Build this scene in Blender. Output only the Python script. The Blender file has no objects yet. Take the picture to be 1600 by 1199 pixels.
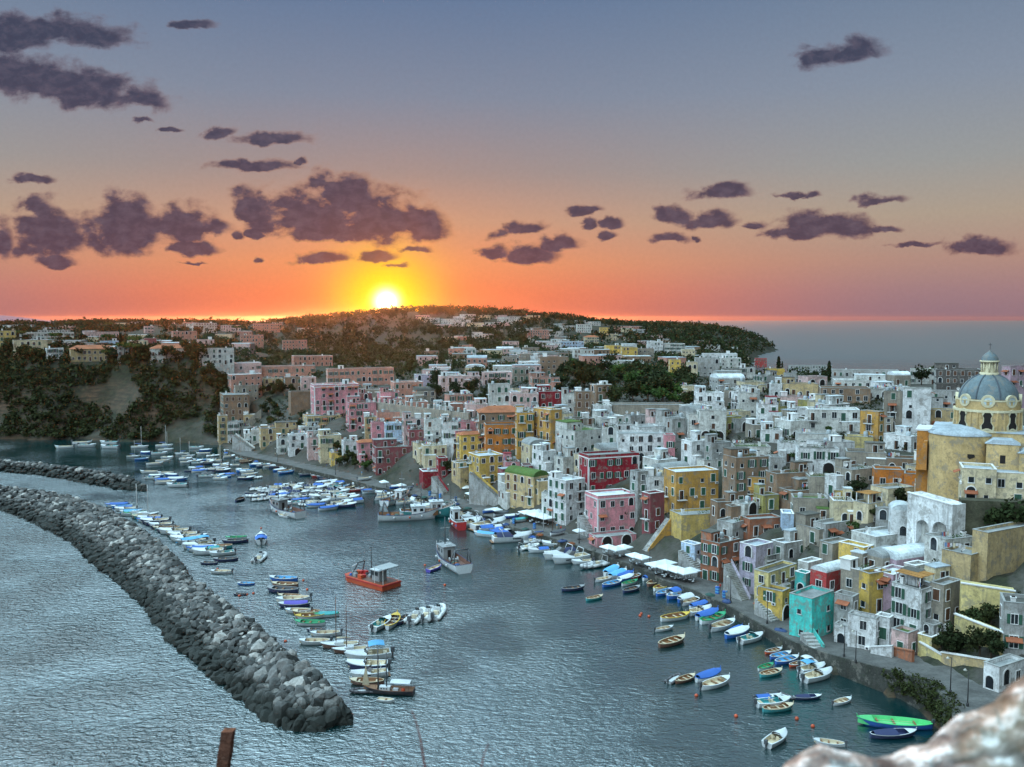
import bpy, math, random
import numpy as np
from mathutils import Vector, Matrix
R=math.radians
scene=bpy.context.scene
COL=scene.collection
rnd=random.Random(7)
# ------------------------------------------------------------ camera
F=1400.0; H=62.0; PITCH=math.atan(102.5/F)
CP,SP=math.cos(PITCH),math.sin(PITCH)
cam_d=bpy.data.cameras.new('camera'); cam=bpy.data.objects.new('camera',cam_d); COL.objects.link(cam)
cam.location=(0,0,H); cam.rotation_euler=(math.pi/2-PITCH,0,0)
cam_d.sensor_width=36; cam_d.lens=F/1600*36; cam_d.clip_start=.1; cam_d.clip_end=60000
cam_d.dof.use_dof=True; cam_d.dof.focus_distance=230; cam_d.dof.aperture_fstop=2.6
scene.camera=cam
scene.view_settings.view_transform='Standard'; scene.view_settings.look='None'
scene.view_settings.exposure=0.0; scene.view_settings.gamma=1
scene.render.engine='CYCLES'
scene.cycles.use_denoising=True
scene.cycles.max_bounces=5; scene.cycles.diffuse_bounces=2; scene.cycles.glossy_bounces=3
scene.cycles.caustics_reflective=False; scene.cycles.caustics_refractive=False
# ------------------------------------------------------------ picture helpers (real positions from measured points)
def proj(x,y,z):
    dz=z-H; Z=y*CP-dz*SP
    return 800+F*x/Z, 599.5-F*(y*SP+dz*CP)/Z
def at(px,py,z=0.0):
    a=(px-800)/F; m=(599.5-py)/F
    # direction: x=a, y=CP+m*SP, z=-SP+m*CP
    d=(a,CP+m*SP,-SP+m*CP); t=(z-H)/d[2]
    return d[0]*t,d[1]*t
def ztop(y,py):
    m=(599.5-py)/F
    return H+y*(m*CP-SP)/(CP+m*SP)
# ------------------------------------------------------------ node helper
class NT:
    def __init__(s,t): s.t=t; s.n=t.nodes; s.l=t.links
    def put(s,v,sock):
        if isinstance(v,bpy.types.NodeSocket): s.l.new(v,sock)
        elif v is not None:
            if hasattr(sock.default_value,'__len__') and not hasattr(v,'__len__'): v=(v,)*len(sock.default_value)
            if hasattr(v,'__len__') and len(v)==3 and len(sock.default_value)==4: v=(*v,1)
            sock.default_value=v
    def m(s,op,a,b=None,c=None,clamp=False):
        n=s.n.new('ShaderNodeMath'); n.operation=op; n.use_clamp=clamp
        for i,v in enumerate((a,b,c)): s.put(v,n.inputs[i])
        return n.outputs[0]
    def vm(s,op,a,b=None,sc=None):
        n=s.n.new('ShaderNodeVectorMath'); n.operation=op
        s.put(a,n.inputs[0]); 
        if b is not None: s.put(b,n.inputs[1])
        if sc is not None: s.put(sc,n.inputs[3])
        return n.outputs[1] if op in('LENGTH','DOT_PRODUCT','DISTANCE') else n.outputs[0]
    def mix(s,f,a,b,mode='MIX'):
        n=s.n.new('ShaderNodeMix'); n.data_type='RGBA'; n.blend_type=mode
        s.put(f,n.inputs[0]); s.put(a,n.inputs[6]); s.put(b,n.inputs[7]); return n.outputs[2]
    def ramp(s,f,stops,interp='LINEAR'):
        n=s.n.new('ShaderNodeValToRGB'); e=n.color_ramp; e.interpolation=interp
        while len(e.elements)<len(stops): e.elements.new(.5)
        for el,(p,c) in zip(e.elements,stops):
            el.position=p; el.color=(*c,1) if hasattr(c,'__len__') else (c,c,c,1)
        s.put(f,n.inputs[0]); return n.outputs[0]
    def rng(s,v,a,b,c=0.,d=1.,smooth=False):
        n=s.n.new('ShaderNodeMapRange'); 
        if smooth: n.interpolation_type='SMOOTHSTEP'
        for i,k in enumerate((v,a,b,c,d)): s.put(k,n.inputs[i])
        return n.outputs[0]
    def noise(s,vec,scale,detail=3,rough=.5,dist=0.):
        n=s.n.new('ShaderNodeTexNoise'); s.put(vec,n.inputs['Vector']); s.put(scale,n.inputs['Scale'])
        n.inputs['Detail'].default_value=detail; n.inputs['Roughness'].default_value=rough; n.inputs['Distortion'].default_value=dist
        return n.outputs['Fac'],n.outputs['Color']
    def sep(s,v):
        n=s.n.new('ShaderNodeSeparateXYZ'); s.put(v,n.inputs[0]); return n.outputs
    def comb(s,x,y,z=0.):
        n=s.n.new('ShaderNodeCombineXYZ')
        for i,v in enumerate((x,y,z)): s.put(v,n.inputs[i])
        return n.outputs[0]
def lin(r,g,b):
    f=lambda c:(c/255/12.92) if c<=10 else ((c/255+.055)/1.055)**2.4
    return (f(r),f(g),f(b))
# ------------------------------------------------------------ sky
SUNPX=(604,472)
sd=Vector(((SUNPX[0]-800)/F,CP+(599.5-SUNPX[1])/F*SP,-SP+(599.5-SUNPX[1])/F*CP)).normalized()
world=bpy.data.worlds.new("World"); scene.world=world; world.use_nodes=True
W=NT(world.node_tree); world.node_tree.nodes.clear()
tc=W.n.new('ShaderNodeTexCoord').outputs['Generated']
nrm=W.vm('NORMALIZE',tc); X,Y,Z=W.sep(nrm)
elev=W.m('MULTIPLY',W.m('ARCSINE',Z),180/math.pi)              # degrees
e01=W.m('DIVIDE',W.m('MAXIMUM',elev,0.),90.)
def st(d,c): return (max(0,d)/90,lin(*c))
warm=W.ramp(e01,[st(0,(214,110,84)),st(1.6,(232,126,88)),st(3.4,(226,146,104)),st(6.,(196,152,128)),st(9,(158,142,140)),st(13.5,(126,137,157)),st(19,(100,122,154)),st(30,(150,178,192)),st(90,(150,190,208))])
cool=W.ramp(e01,[st(0,(144,116,128)),st(1.6,(160,126,130)),st(3.4,(176,140,128)),st(6.,(172,156,140)),st(9,(152,154,154)),st(13.5,(132,144,162)),st(19,(108,128,154)),st(30,(150,178,192)),st(90,(150,190,208))])
hs=Vector((sd.x,sd.y,0)).normalized()
hl=W.m('SQRT',W.m('ADD',W.m('MULTIPLY',X,X),W.m('MULTIPLY',Y,Y)))
cosaz=W.m('DIVIDE',W.vm('DOT_PRODUCT',nrm,tuple(hs)),W.m('MAXIMUM',hl,.001))
az=W.m('MULTIPLY',W.m('ARCCOSINE',W.m('MINIMUM',cosaz,.99999)),180/math.pi)
skyc=W.mix(W.rng(az,4,34,0,1,True),warm,cool)
# eastern sky, opposite the sunset, made pale and bright to light house fronts
back=W.ramp(e01,[st(0,(176,196,212)),st(20,(190,214,226)),st(90,(190,214,226))])
skyc=W.mix(W.rng(az,60,130,0,1,True),skyc,back)
# sun glow
cosa=W.vm('DOT_PRODUCT',nrm,tuple(sd))
ang=W.m('MULTIPLY',W.m('ARCCOSINE',W.m('MINIMUM',cosa,.9999999)),180/math.pi)
def gauss(a,s): 
    q=W.m('DIVIDE',a,s); return W.m('EXPONENT',W.m('MULTIPLY',W.m('MULTIPLY',q,q),-1.))
g1=gauss(ang,.62); g2=gauss(ang,2.7); g3=W.m('EXPONENT',W.m('DIVIDE',ang,-2.6))
def addc(c,f,col):
    return W.mix(1.,c,W.vm('SCALE',col,sc=f),'ADD')
skyc=W.mix(W.m('MULTIPLY',g3,.72,clamp=True),skyc,(1.0,.36,.03))
skyc=W.mix(W.m('MULTIPLY',g2,1.25,clamp=True),skyc,(1.1,.80,.008))
# clouds ------------------------------------------------ (measured centre px,py, half sizes)
u=W.m('DIVIDE',X,W.m('MAXIMUM',Y,.05)); v=W.m('DIVIDE',Z,W.m('MAXIMUM',Y,.05)); uv=W.comb(u,v,0.)
CL=[(70,45,165,26,.1),(20,60,80,26,0),(90,128,165,38,.14),(10,112,110,34,0),(215,150,55,20,.15),
(425,217,66,13,-.03),(395,259,78,10,0),(342,208,32,11,-.2),(266,203,24,6,0),(218,189,24,6,0),(40,280,44,9,0),(470,254,12,6,-.3),
(80,362,66,50,0),(62,325,28,22,.3),(190,358,88,46,0),(280,350,74,34,-.05),(200,330,50,30,0),(0,370,26,36,0),(85,407,44,11,0),(300,388,50,13,0),(330,355,40,18,0),(300,410,26,4,0),
(385,322,34,30,.2),(480,330,105,44,-.03),(540,308,70,44,0),(590,336,96,46,.06),(660,352,50,34,.05),(520,360,120,20,0),(370,369,16,10,0),(402,366,18,8,0),
(505,402,60,12,-.12),(590,399,40,11,0),(652,390,28,7,0),(402,405,12,7,0),(620,414,22,4,0),
(772,392,30,12,0),(825,398,50,17,-.05),(812,358,50,12,-.2),(872,379,52,14,-.05),(915,327,34,10,-.05),(924,349,14,9,0),(958,348,20,10,0),(948,368,20,8,0),
(1126,300,58,15,-.05),(1050,338,40,15,0),(1110,343,52,17,-.1),(1050,373,36,10,.05),(1085,376,10,7,0),(1240,303,36,6,0),(1265,306,20,7,0),(1175,350,26,7,0),
(1372,314,50,10,-.08),(1285,352,98,22,.02),(1235,364,50,14,0),(1385,358,30,7,0),(1535,387,66,15,.03),(1430,383,50,5,0),
(1310,84,78,24,-.1),(300,40,40,8,0),(60,280,30,8,0)]
nf,nc=W.noise(W.vm('MULTIPLY',uv,(1.,1.5,1.)),30,7,.56,.15)
nf2,nc2=W.noise(W.vm('MULTIPLY',uv,(1.,1.3,1.)),9,3,.5,0.)
wuv=W.vm('ADD',uv,W.vm('MULTIPLY',W.vm('SUBTRACT',nc,(.5,.5,.5)),(.030,.020,0)))
cov=None
for (cx,cy,a,b,tl) in CL:
    dx=(cx-800)/F; m=(599.5-cy)/F; m-=b*.22/F; yy=CP+m*SP; cu=dx/yy; cv=(-SP+m*CP)/yy
    # sheared ellipse
    pp=W.vm('SUBTRACT',wuv,(cu,cv,0))
    if True:
        sx,sy,_=W.sep(pp); sy=W.m('ADD',sy,W.m('MULTIPLY',sx,tl)); pp=W.comb(sx,W.m('MAXIMUM',sy,W.m('MULTIPLY',sy,-1.7)),0.)
    q=W.vm('LENGTH',W.vm('MULTIPLY',pp,(F/a/1.05,F/b/1.3,0)))
    k=W.m('SUBTRACT',1.,q)
    cov=k if cov is None else W.m('MAXIMUM',cov,k)
dens=W.m('ADD',W.m('ADD',W.m('MULTIPLY',cov,1.15),.07),W.m('MULTIPLY',W.m('SUBTRACT',nf,.5),2.0))
calpha=W.rng(dens,.0,.58,0,.95,True)
thick=W.rng(dens,.1,1.1,0,1)
ccol=W.mix(W.rng(elev,3,15,0,1),lin(150,104,96),lin(112,106,122))
ccol=W.mix(W.m('MULTIPLY',W.rng(dens,.1,.62,0,1),.95),ccol,W.mix(W.rng(elev,3,15,0,1),lin(82,66,84),lin(62,66,88)))
nf3,_=W.noise(W.vm('MULTIPLY',uv,(1.,1.6,1.)),62,4,.6,.3)
ccol=W.mix(W.rng(nf3,.45,.7,0,.25),ccol,lin(134,118,130))
ccol=W.mix(W.rng(nf3,.50,.30,0,.3),ccol,lin(56,50,68))
ccol=W.mix(W.m('MULTIPLY',W.m('EXPONENT',W.m('DIVIDE',ang,-1.6)),.9,clamp=True),ccol,(1.,.28,.03))
ccol=W.mix(W.m('MULTIPLY',W.rng(dens,.55,.08,0,1),W.m('MULTIPLY',W.m('EXPONENT',W.m('DIVIDE',ang,-6.)),1.3),clamp=True),ccol,(1.0,.38,.06))
fr=W.m('MULTIPLY',calpha,W.rng(Y,.1,.3,0,1))
skyc=W.mix(fr,skyc,ccol)
# solar disc bloom in front of everything
skyc=addc(skyc,g1,(6.,4.6,2.6))
# fine mottling of the evening air
mot,_=W.noise(uv,210,2,.7); skyc=W.mix(1.,skyc,W.rng(mot,.3,.7,.975,1.025),'MULTIPLY')
nish=W.n.new('ShaderNodeTexSky'); nish.sky_type='NISHITA'; nish.sun_disc=False
nish.sun_elevation=math.asin(sd.z); nish.sun_rotation=math.atan2(sd.x,sd.y); nish.air_density=1.4; nish.dust_density=2.
b1=W.n.new('ShaderNodeBackground'); W.put(nish.outputs[0],b1.inputs[0]); W.put(W.m('MULTIPLY',W.m('SUBTRACT',1.,fr),.005),b1.inputs[1])
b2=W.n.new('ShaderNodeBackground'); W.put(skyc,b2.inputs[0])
SKYGAIN=W.m('ADD',W.rng(elev,19,38,1.,1.8),W.m('MULTIPLY',W.rng(elev,19,28,0,3.4,True),W.rng(az,20,65,1,0,True)))        # unseen sky above the frame boosted to brighten roofs and water
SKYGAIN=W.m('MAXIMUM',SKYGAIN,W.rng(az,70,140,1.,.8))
key=W.vm('DOT_PRODUCT',nrm,tuple(Vector((-.80,-.30,.52)).normalized()))      # added soft key: unseen sky at left boosted to light left-facing walls
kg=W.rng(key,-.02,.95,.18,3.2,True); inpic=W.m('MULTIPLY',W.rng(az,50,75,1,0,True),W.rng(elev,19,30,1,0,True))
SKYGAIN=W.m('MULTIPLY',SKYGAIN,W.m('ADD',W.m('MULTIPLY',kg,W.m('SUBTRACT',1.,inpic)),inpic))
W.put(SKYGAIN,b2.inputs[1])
ad=W.n.new('ShaderNodeAddShader'); W.l.new(b1.outputs[0],ad.inputs[0]); W.l.new(b2.outputs[0],ad.inputs[1])
wo=W.n.new('ShaderNodeOutputWorld'); W.l.new(ad.outputs[0],wo.inputs[0])
world.cycles.sampling_method='MANUAL'; world.cycles.sample_map_resolution=512
sun_d=bpy.data.lights.new('sun','SUN'); sun_d.energy=5.0; sun_d.angle=R(.6); sun_d.color=(1,.42,.14)
sun=bpy.data.objects.new('sun',sun_d); COL.objects.link(sun); sun.location=(-300,900,300)
sun.rotation_euler=sd.to_track_quat('Z','Y').to_euler()
# ------------------------------------------------------------ mesh builder
def tag(o,label=None,cat=None,group=None,kind=None):
    if label: o['label']=label
    if cat: o['category']=cat
    if group: o['group']=group
    if kind: o['kind']=kind
    return o
class MB:
    def __init__(s): s.v=[]; s.f=[]; s.mi=[]; s.mats=[]; s.sm=[]
    def mat(s,m):
        if m not in s.mats: s.mats.append(m)
        return s.mats.index(m)
    def add(s,vs,fs,m,smooth=False):
        b=len(s.v); k=s.mat(m); s.v.extend(vs)
        for f in fs: s.f.append(tuple(b+i for i in f)); s.mi.append(k); s.sm.append(smooth)
    def box(s,x0,x1,y0,y1,z0,z1,m,bottom=True):
        vs=[(x0,y0,z0),(x1,y0,z0),(x1,y1,z0),(x0,y1,z0),(x0,y0,z1),(x1,y0,z1),(x1,y1,z1),(x0,y1,z1)]
        fs=[(0,1,5,4),(1,2,6,5),(2,3,7,6),(3,0,4,7),(4,5,6,7)]
        if bottom: fs.append((3,2,1,0))
        s.add(vs,fs,m)
    def bar(s,a,b,r,m,n=6,r2=None):
        a=Vector(a);b=Vector(b);d=(b-a); 
        if d.length<1e-6:return
        d.normalize(); up=Vector((0,0,1)) if abs(d.z)<.9 else Vector((1,0,0))
        x=d.cross(up).normalized(); y=d.cross(x); r2=r if r2 is None else r2
        vs=[];
        for k in range(n):
            t=2*math.pi*k/n; vs.append(tuple(a+r*(x*math.cos(t)+y*math.sin(t))))
        for k in range(n):
            t=2*math.pi*k/n; vs.append(tuple(b+r2*(x*math.cos(t)+y*math.sin(t))))
        fs=[(k,(k+1)%n,n+(k+1)%n,n+k) for k in range(n)]+[tuple(range(n-1,-1,-1)),tuple(range(n,2*n))]
        s.add(vs,fs,m,n>6)
    def lathe(s,prof,n,m,c=(0,0,0),smooth=True,a0=0,a1=2*math.pi):
        vs=[];full=abs(a1-a0-2*math.pi)<1e-6; N=n if full else n+1
        for r,z in prof:
            for k in range(N):
                t=a0+(a1-a0)*k/n; vs.append((c[0]+r*math.cos(t),c[1]+r*math.sin(t),c[2]+z))
        fs=[]
        for i in range(len(prof)-1):
            for k in range(n):
                k2=(k+1)%N if full else k+1
                fs.append((i*N+k,i*N+k2,(i+1)*N+k2,(i+1)*N+k))
        s.add(vs,fs,m,smooth)
    def prism(s,poly,y0,y1,m,smooth=False):   # poly in x,z extruded along y
        n=len(poly); vs=[(x,y0,z) for x,z in poly]+[(x,y1,z) for x,z in poly]
        fs=[(k,(k+1)%n,n+(k+1)%n,n+k) for k in range(n)]
        s.add(vs,fs,m,smooth); s.add([vs[i] for i in range(n)],[tuple(range(n-1,-1,-1))],m); s.add([vs[n+i] for i in range(n)],[tuple(range(n))],m)
    def extr(s,poly,z0,z1,m):                 # poly in x,y extruded along z
        n=len(poly); vs=[(x,y,z0) for x,y in poly]+[(x,y,z1) for x,y in poly]
        s.add(vs,[(k,(k+1)%n,n+(k+1)%n,n+k) for k in range(n)]+[tuple(range(n-1,-1,-1)),tuple(range(n,2*n))],m)
    def mesh(s,name):
        me=bpy.data.meshes.new(name); me.from_pydata(s.v,[],s.f)
        for m in s.mats: me.materials.append(m)
        me.polygons.foreach_set('material_index',s.mi); me.polygons.foreach_set('use_smooth',s.sm); me.update(); return me
    def build(s,name,parent=None,loc=None,rz=None):
        o=bpy.data.objects.new(name,s.mesh(name)); COL.objects.link(o)
        if parent: o.parent=parent
        if loc: o.location=loc
        if rz is not None: o.rotation_euler=(0,0,rz)
        return o
def inst(name,me,parent=None,loc=(0,0,0),rz=0,scale=None,rot=None):
    o=bpy.data.objects.new(name,me); COL.objects.link(o); o.parent=parent; o.location=loc
    o.rotation_euler=rot if rot else (0,0,rz)
    if scale: o.scale=scale
    return o
def empty(name,loc,rz=0):
    o=bpy.data.objects.new(name,None); COL.objects.link(o); o.location=loc; o.rotation_euler=(0,0,rz); o.empty_display_size=.5; return o
def np_mesh(name,V,Fq,mats,smooth=False,mi=None):
    me=bpy.data.meshes.new(name); V=np.asarray(V,dtype=np.float32); Fq=np.asarray(Fq,dtype=np.int32); k=Fq.shape[1]
    me.vertices.add(len(V)); me.vertices.foreach_set('co',V.ravel())
    me.loops.add(Fq.size); me.loops.foreach_set('vertex_index',Fq.ravel())
    me.polygons.add(len(Fq)); me.polygons.foreach_set('loop_start',np.arange(len(Fq),dtype=np.int32)*k)
    me.polygons.foreach_set('loop_total',np.full(len(Fq),k,dtype=np.int32))
    for m in mats: me.materials.append(m)
    me.polygons.foreach_set('use_smooth',np.full(len(Fq),smooth))
    if mi is not None: me.polygons.foreach_set('material_index',np.asarray(mi,dtype=np.int32))
    me.update(calc_edges=True); me.validate(); return me
# ------------------------------------------------------------ materials
MATS={}
def pmat(name,col,rough=.8,metal=0.,var=.25,scale=1.,speck=0.,streak=0.,bump=0.,stain=None,rndv=.12,spec=.3,emit=None):
    if name in MATS: return MATS[name]
    m=bpy.data.materials.new(name); m.use_nodes=True; t=NT(m.node_tree); b=t.n['Principled BSDF']
    geo=t.n.new('ShaderNodeNewGeometry').outputs['Position']
    c=col
    f1,_=t.noise(geo,.35*scale,4,.6); f2,_=t.noise(geo,2.6*scale,3,.6)
    c=t.mix(1.,c,t.rng(f1,.3,.7,1-var,1+var*.55),'MULTIPLY')
    c=t.mix(1.,c,t.rng(f2,.3,.7,1-var*.6,1+var*.4),'MULTIPLY')
    if streak:
        f3,_=t.noise(t.vm('MULTIPLY',geo,(1.6,1.6,.22)),1.0,3,.6)
        c=t.mix(t.rng(f3,.5,.72,0,streak),c,stain or (.13,.12,.11))
    if streak:
        f6,_=t.noise(t.vm('ADD',geo,(31.,7.,3.)),.55,6,.68); c=t.mix(t.rng(f6,.545,.575,0,.55),c,(.20,.19,.165)); c=t.mix(t.rng(f6,.40,.375,0,.3),c,(.07,.065,.055))
    if speck:
        f4,_=t.noise(geo,1.1,5,.75); c=t.mix(t.rng(f4,.56,.66,0,speck),c,stain or (.15,.14,.12))
    if rndv:
        oi=t.n.new('ShaderNodeObjectInfo').outputs['Random']
        c=t.mix(1.,c,t.rng(oi,0,1,1-rndv,1+rndv),'MULTIPLY')
    t.put(c,b.inputs['Base Color']); b.inputs['Roughness'].default_value=rough; b.inputs['Metallic'].default_value=metal
    b.inputs['Specular IOR Level'].default_value=spec
    if bump:
        bn=t.n.new('ShaderNodeBump'); bn.inputs['Strength'].default_value=bump; bn.inputs['Distance'].default_value=.12
        f5,_=t.noise(geo,3.5,5,.7); t.put(f5,bn.inputs['Height']); t.l.new(bn.outputs[0],b.inputs['Normal'])
    if emit:
        b.inputs['Emission Color'].default_value=(*emit[:3],1); b.inputs['Emission Strength'].default_value=emit[3]
    MATS[name]=m; return m
WC={ # wall colours
'white':(.66,.68,.68),'offwhite':(.54,.55,.52),'grey':(.36,.37,.36),'cream':(.58,.50,.33),'yellow':(.62,.42,.10),'pale_yellow':(.60,.50,.22),
'ochre':(.52,.29,.07),'orange':(.55,.19,.035),'pink':(.58,.24,.27),'pale_pink':(.60,.42,.40),'salmon':(.50,.25,.19),'crimson':(.27,.012,.025),
'red':(.42,.05,.05),'maroon':(.26,.07,.08),'stone':(.30,.27,.22),'brown':(.26,.17,.11),'brick':(.34,.13,.07),'aqua':(.07,.56,.50),'teal':(.05,.36,.34),
'olive':(.33,.30,.10),'lilac':(.48,.44,.55),'blue':(.40,.52,.66),'mauve':(.42,.30,.36),'sand':(.50,.38,.20),'dark':(.09,.085,.08),'sandy_yellow':(.55,.40,.13)}
def wall(c): 
    s=.75 if c in('stone','brown','grey','brick','olive') else .5
    return pmat('plaster_'+c,WC[c],.9,var=.3,speck=s*.75,streak=s,bump=.5)
RC={'w':('roof_white',(.56,.62,.64)),'g':('roof_grey',(.26,.28,.28)),'d':('roof_dark',(.10,.10,.09)),'t':('roof_tile',(.36,.13,.06)),'v':('roof_green',(.07,.13,.03)),'c':('roof_crimson',(.28,.03,.04)),'b':('roof_bluegrey',(.36,.42,.46))}
def roofm(k): return pmat(RC[k][0],RC[k][1],.9,var=.35,speck=.35,bump=.4)
M_glass=pmat('window_glass',(.015,.02,.025),.12,var=.1,rndv=.3,spec=.6)
M_frame=pmat('window_frame',(.55,.56,.55),.6,var=.1)
M_shut=pmat('shutter_green',(.03,.09,.06),.6,var=.2); M_shutb=pmat('shutter_brown',(.10,.05,.03),.6,var=.2)
M_iron=pmat('iron',(.03,.03,.032),.5,var=.2); M_wood=pmat('wood',(.16,.09,.045),.75,var=.3)
M_dark=pmat('dark_opening',(.018,.016,.015),.9,var=.2); M_trim=pmat('trim_white',(.66,.67,.66),.8,var=.15)
M_canv=pmat('canvas_white',(.62,.68,.70),.8,var=.1)
M_stonepave=pmat('paving',(.11,.11,.105),.85,var=.4,speck=.4,bump=.4)
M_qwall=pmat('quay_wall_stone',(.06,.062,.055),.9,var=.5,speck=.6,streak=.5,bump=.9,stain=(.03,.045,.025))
# ============================================================ land
HARB=[(-900,742,0),(-400,706,0),(-100,689,0),(0,687,0),(60,688,0),(130,687,0),(190,691,0),(250,690,0),(310,694,0),(345,697,0),(352,703,1.6),(375,712,1.8),(430,723,1.8),(520,744,1.8),(590,762,1.8),(650,775,1.8),(700,786,1.8),(740,800,1.8),(790,822,1.8),(850,838,1.8),(905,855,1.8),(955,873,1.8),(1000,889,1.8),(1031,906,1.8),(1080,922,1.8),(1134,946,1.8),(1184,975,1.8),(1236,1003,2.2),(1260,1012,2.4),(1300,1025,2.9),(1356,1040,3.6),(1410,1053,4.3),(1448,1068,4.9),(1470,1085,5.2),(1486,1108,5.4),(1493,1150,5.6),(1494,1210,5.8)]
HW=[(*at(a,b,z),z) for a,b,z in HARB]
HWl=np.array([(x,y) for x,y,z in HW]); HWz=np.array([z for x,y,z in HW]); NQ=10   # index where the quay starts
BACK=[(75,45),(300,20),(520,300),(480,470),(400,520),(300,545),(165,566),(185,640),(215,800),(300,1150),(400,1480),(500,1700),(538,1880),(500,2020),(300,2300),(-200,2600),(-1200,2700),(-2800,2500),(-2800,500)]
BACKn=np.array(BACK,float)
def seg_dist(P,L,vals=None):
    best=np.full(len(P),1e9); bv=np.zeros(len(P))
    for i in range(len(L)-1):
        a=L[i];b=L[i+1];ab=b-a;t=np.clip(((P-a)@ab)/(ab@ab),0,1); q=a+t[:,None]*ab; d=np.hypot(*(P-q).T)
        k=d<best; best[k]=d[k]
        if vals is not None: bv[k]=(vals[i]*(1-t)+vals[i+1]*t)[k]
    return best,bv
POLY=np.vstack([HWl,BACKn])
def inside(P):
    c=np.zeros(len(P),bool); n=len(POLY); x,y=P[:,0],P[:,1]
    for i in range(n):
        x1,y1=POLY[i];x2,y2=POLY[(i+1)%n]
        k=((y1>y)!=(y2>y)); 
        with np.errstate(divide='ignore',invalid='ignore'): xi=(x2-x1)*(y-y1)/(y2-y1+1e-12)+x1
        c^=k&(x<xi)
    return c
def vnoise(x,y,s,seed=0):
    # smooth value noise
    rs=np.random.RandomState(seed); T=rs.rand(256,256); X=x/s+37.3;Y=y/s+11.7
    i=np.floor(X).astype(int);j=np.floor(Y).astype(int);fx=X-i;fy=Y-j;fx=fx*fx*(3-2*fx);fy=fy*fy*(3-2*fy)
    g=lambda a,b:T[a%256,b%256]
    return (g(i,j)*(1-fx)+g(i+1,j)*fx)*(1-fy)+(g(i,j+1)*(1-fx)+g(i+1,j+1)*fx)*fy-.5
def sstep(a,b,x): t=np.clip((x-a)/(b-a),0,1); return t*t*(3-2*t)
def plateau(x,y):
    u=x/np.maximum(y,60)
    left=1-sstep(-.335,-.27,u); near=1-sstep(700,1300,y)
    p=30+11*left
    p=p+0*near
    p=p+sstep(900,1550,y)*(13-8*left)
    p=p+26*np.exp(-(((x+150)/230)**2)-(((y-1430)/260)**2))
    p=p+9*np.exp(-(((x-20)/200)**2)-(((y-1500)/260)**2))
    p=p+4*np.exp(-(((x-380)/150)**2)-(((y-1820)/180)**2))
    p=p+5*np.exp(-(((x+700)/300)**2)-(((y-1600)/260)**2))
    p=p-8*sstep(2000,2500,y)
    p=p+vnoise(x,y,90,1)*3.5+vnoise(x,y,30,2)*1.2
    return p
def terr(P):
    P=np.atleast_2d(np.asarray(P,float)); x,y=P[:,0],P[:,1]
    dh,q=seg_dist(P,HWl,HWz); db,_=seg_dist(P,BACKn); ins=inside(P)
    u=x/np.maximum(y,60); cl=1-sstep(-.345,-.315,u)       # the bare cliff on the left
    pl=plateau(x,y)
    L=30.; W0=9.0
    q=np.maximum(q,1.2)
    prof=q+(pl-q)*(1-np.exp(-np.maximum(dh-W0,0)/L))
    profc=.6+(pl-.6)*sstep(-1,1,(dh-24+vnoise(x,y,17,5)*12)/26.)**1.0
    z=prof*(1-cl)+profc*cl
    zb=2+(pl-2)*(1-np.exp(-np.maximum(db,0)/22.))
    zb=np.where(y>1500,2+(pl-2)*(1-np.exp(-np.maximum(db,0)/55.)),zb)
    z=np.minimum(z,zb)
    z=np.where(dh<W0,np.minimum(z,np.maximum(q,.6)-.35)*(1-cl)+z*cl,z)
    z=np.where(ins,z,-4.0)
    return z
def T1(x,y): return float(terr([(x,y)])[0])
_rc={}
def hit(px,py,y0=95.,y1=2600.):
    """first point of the land met by the sight line through a measured point"""
    a=(px-800)/F; m=(599.5-py)/F; dx,dy,dz=a,CP+m*SP,-SP+m*CP
    ys=np.concatenate([np.arange(y0,600,1.5),np.arange(600,y1,6.)]); xs=ys*dx/dy; zs=H+ys*dz/dy
    t=terr(np.stack([xs,ys],1)); t=np.where(t<0,0,t)
    k=np.nonzero(t>=zs)[0]
    if len(k)==0: return xs[-1],ys[-1],zs[-1]
    i=k[0]; return xs[i],ys[i],t[i]
FOOT=[]     # footprints that are cut level into the slope: (cx,cy,rz,w,d,z)
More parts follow.
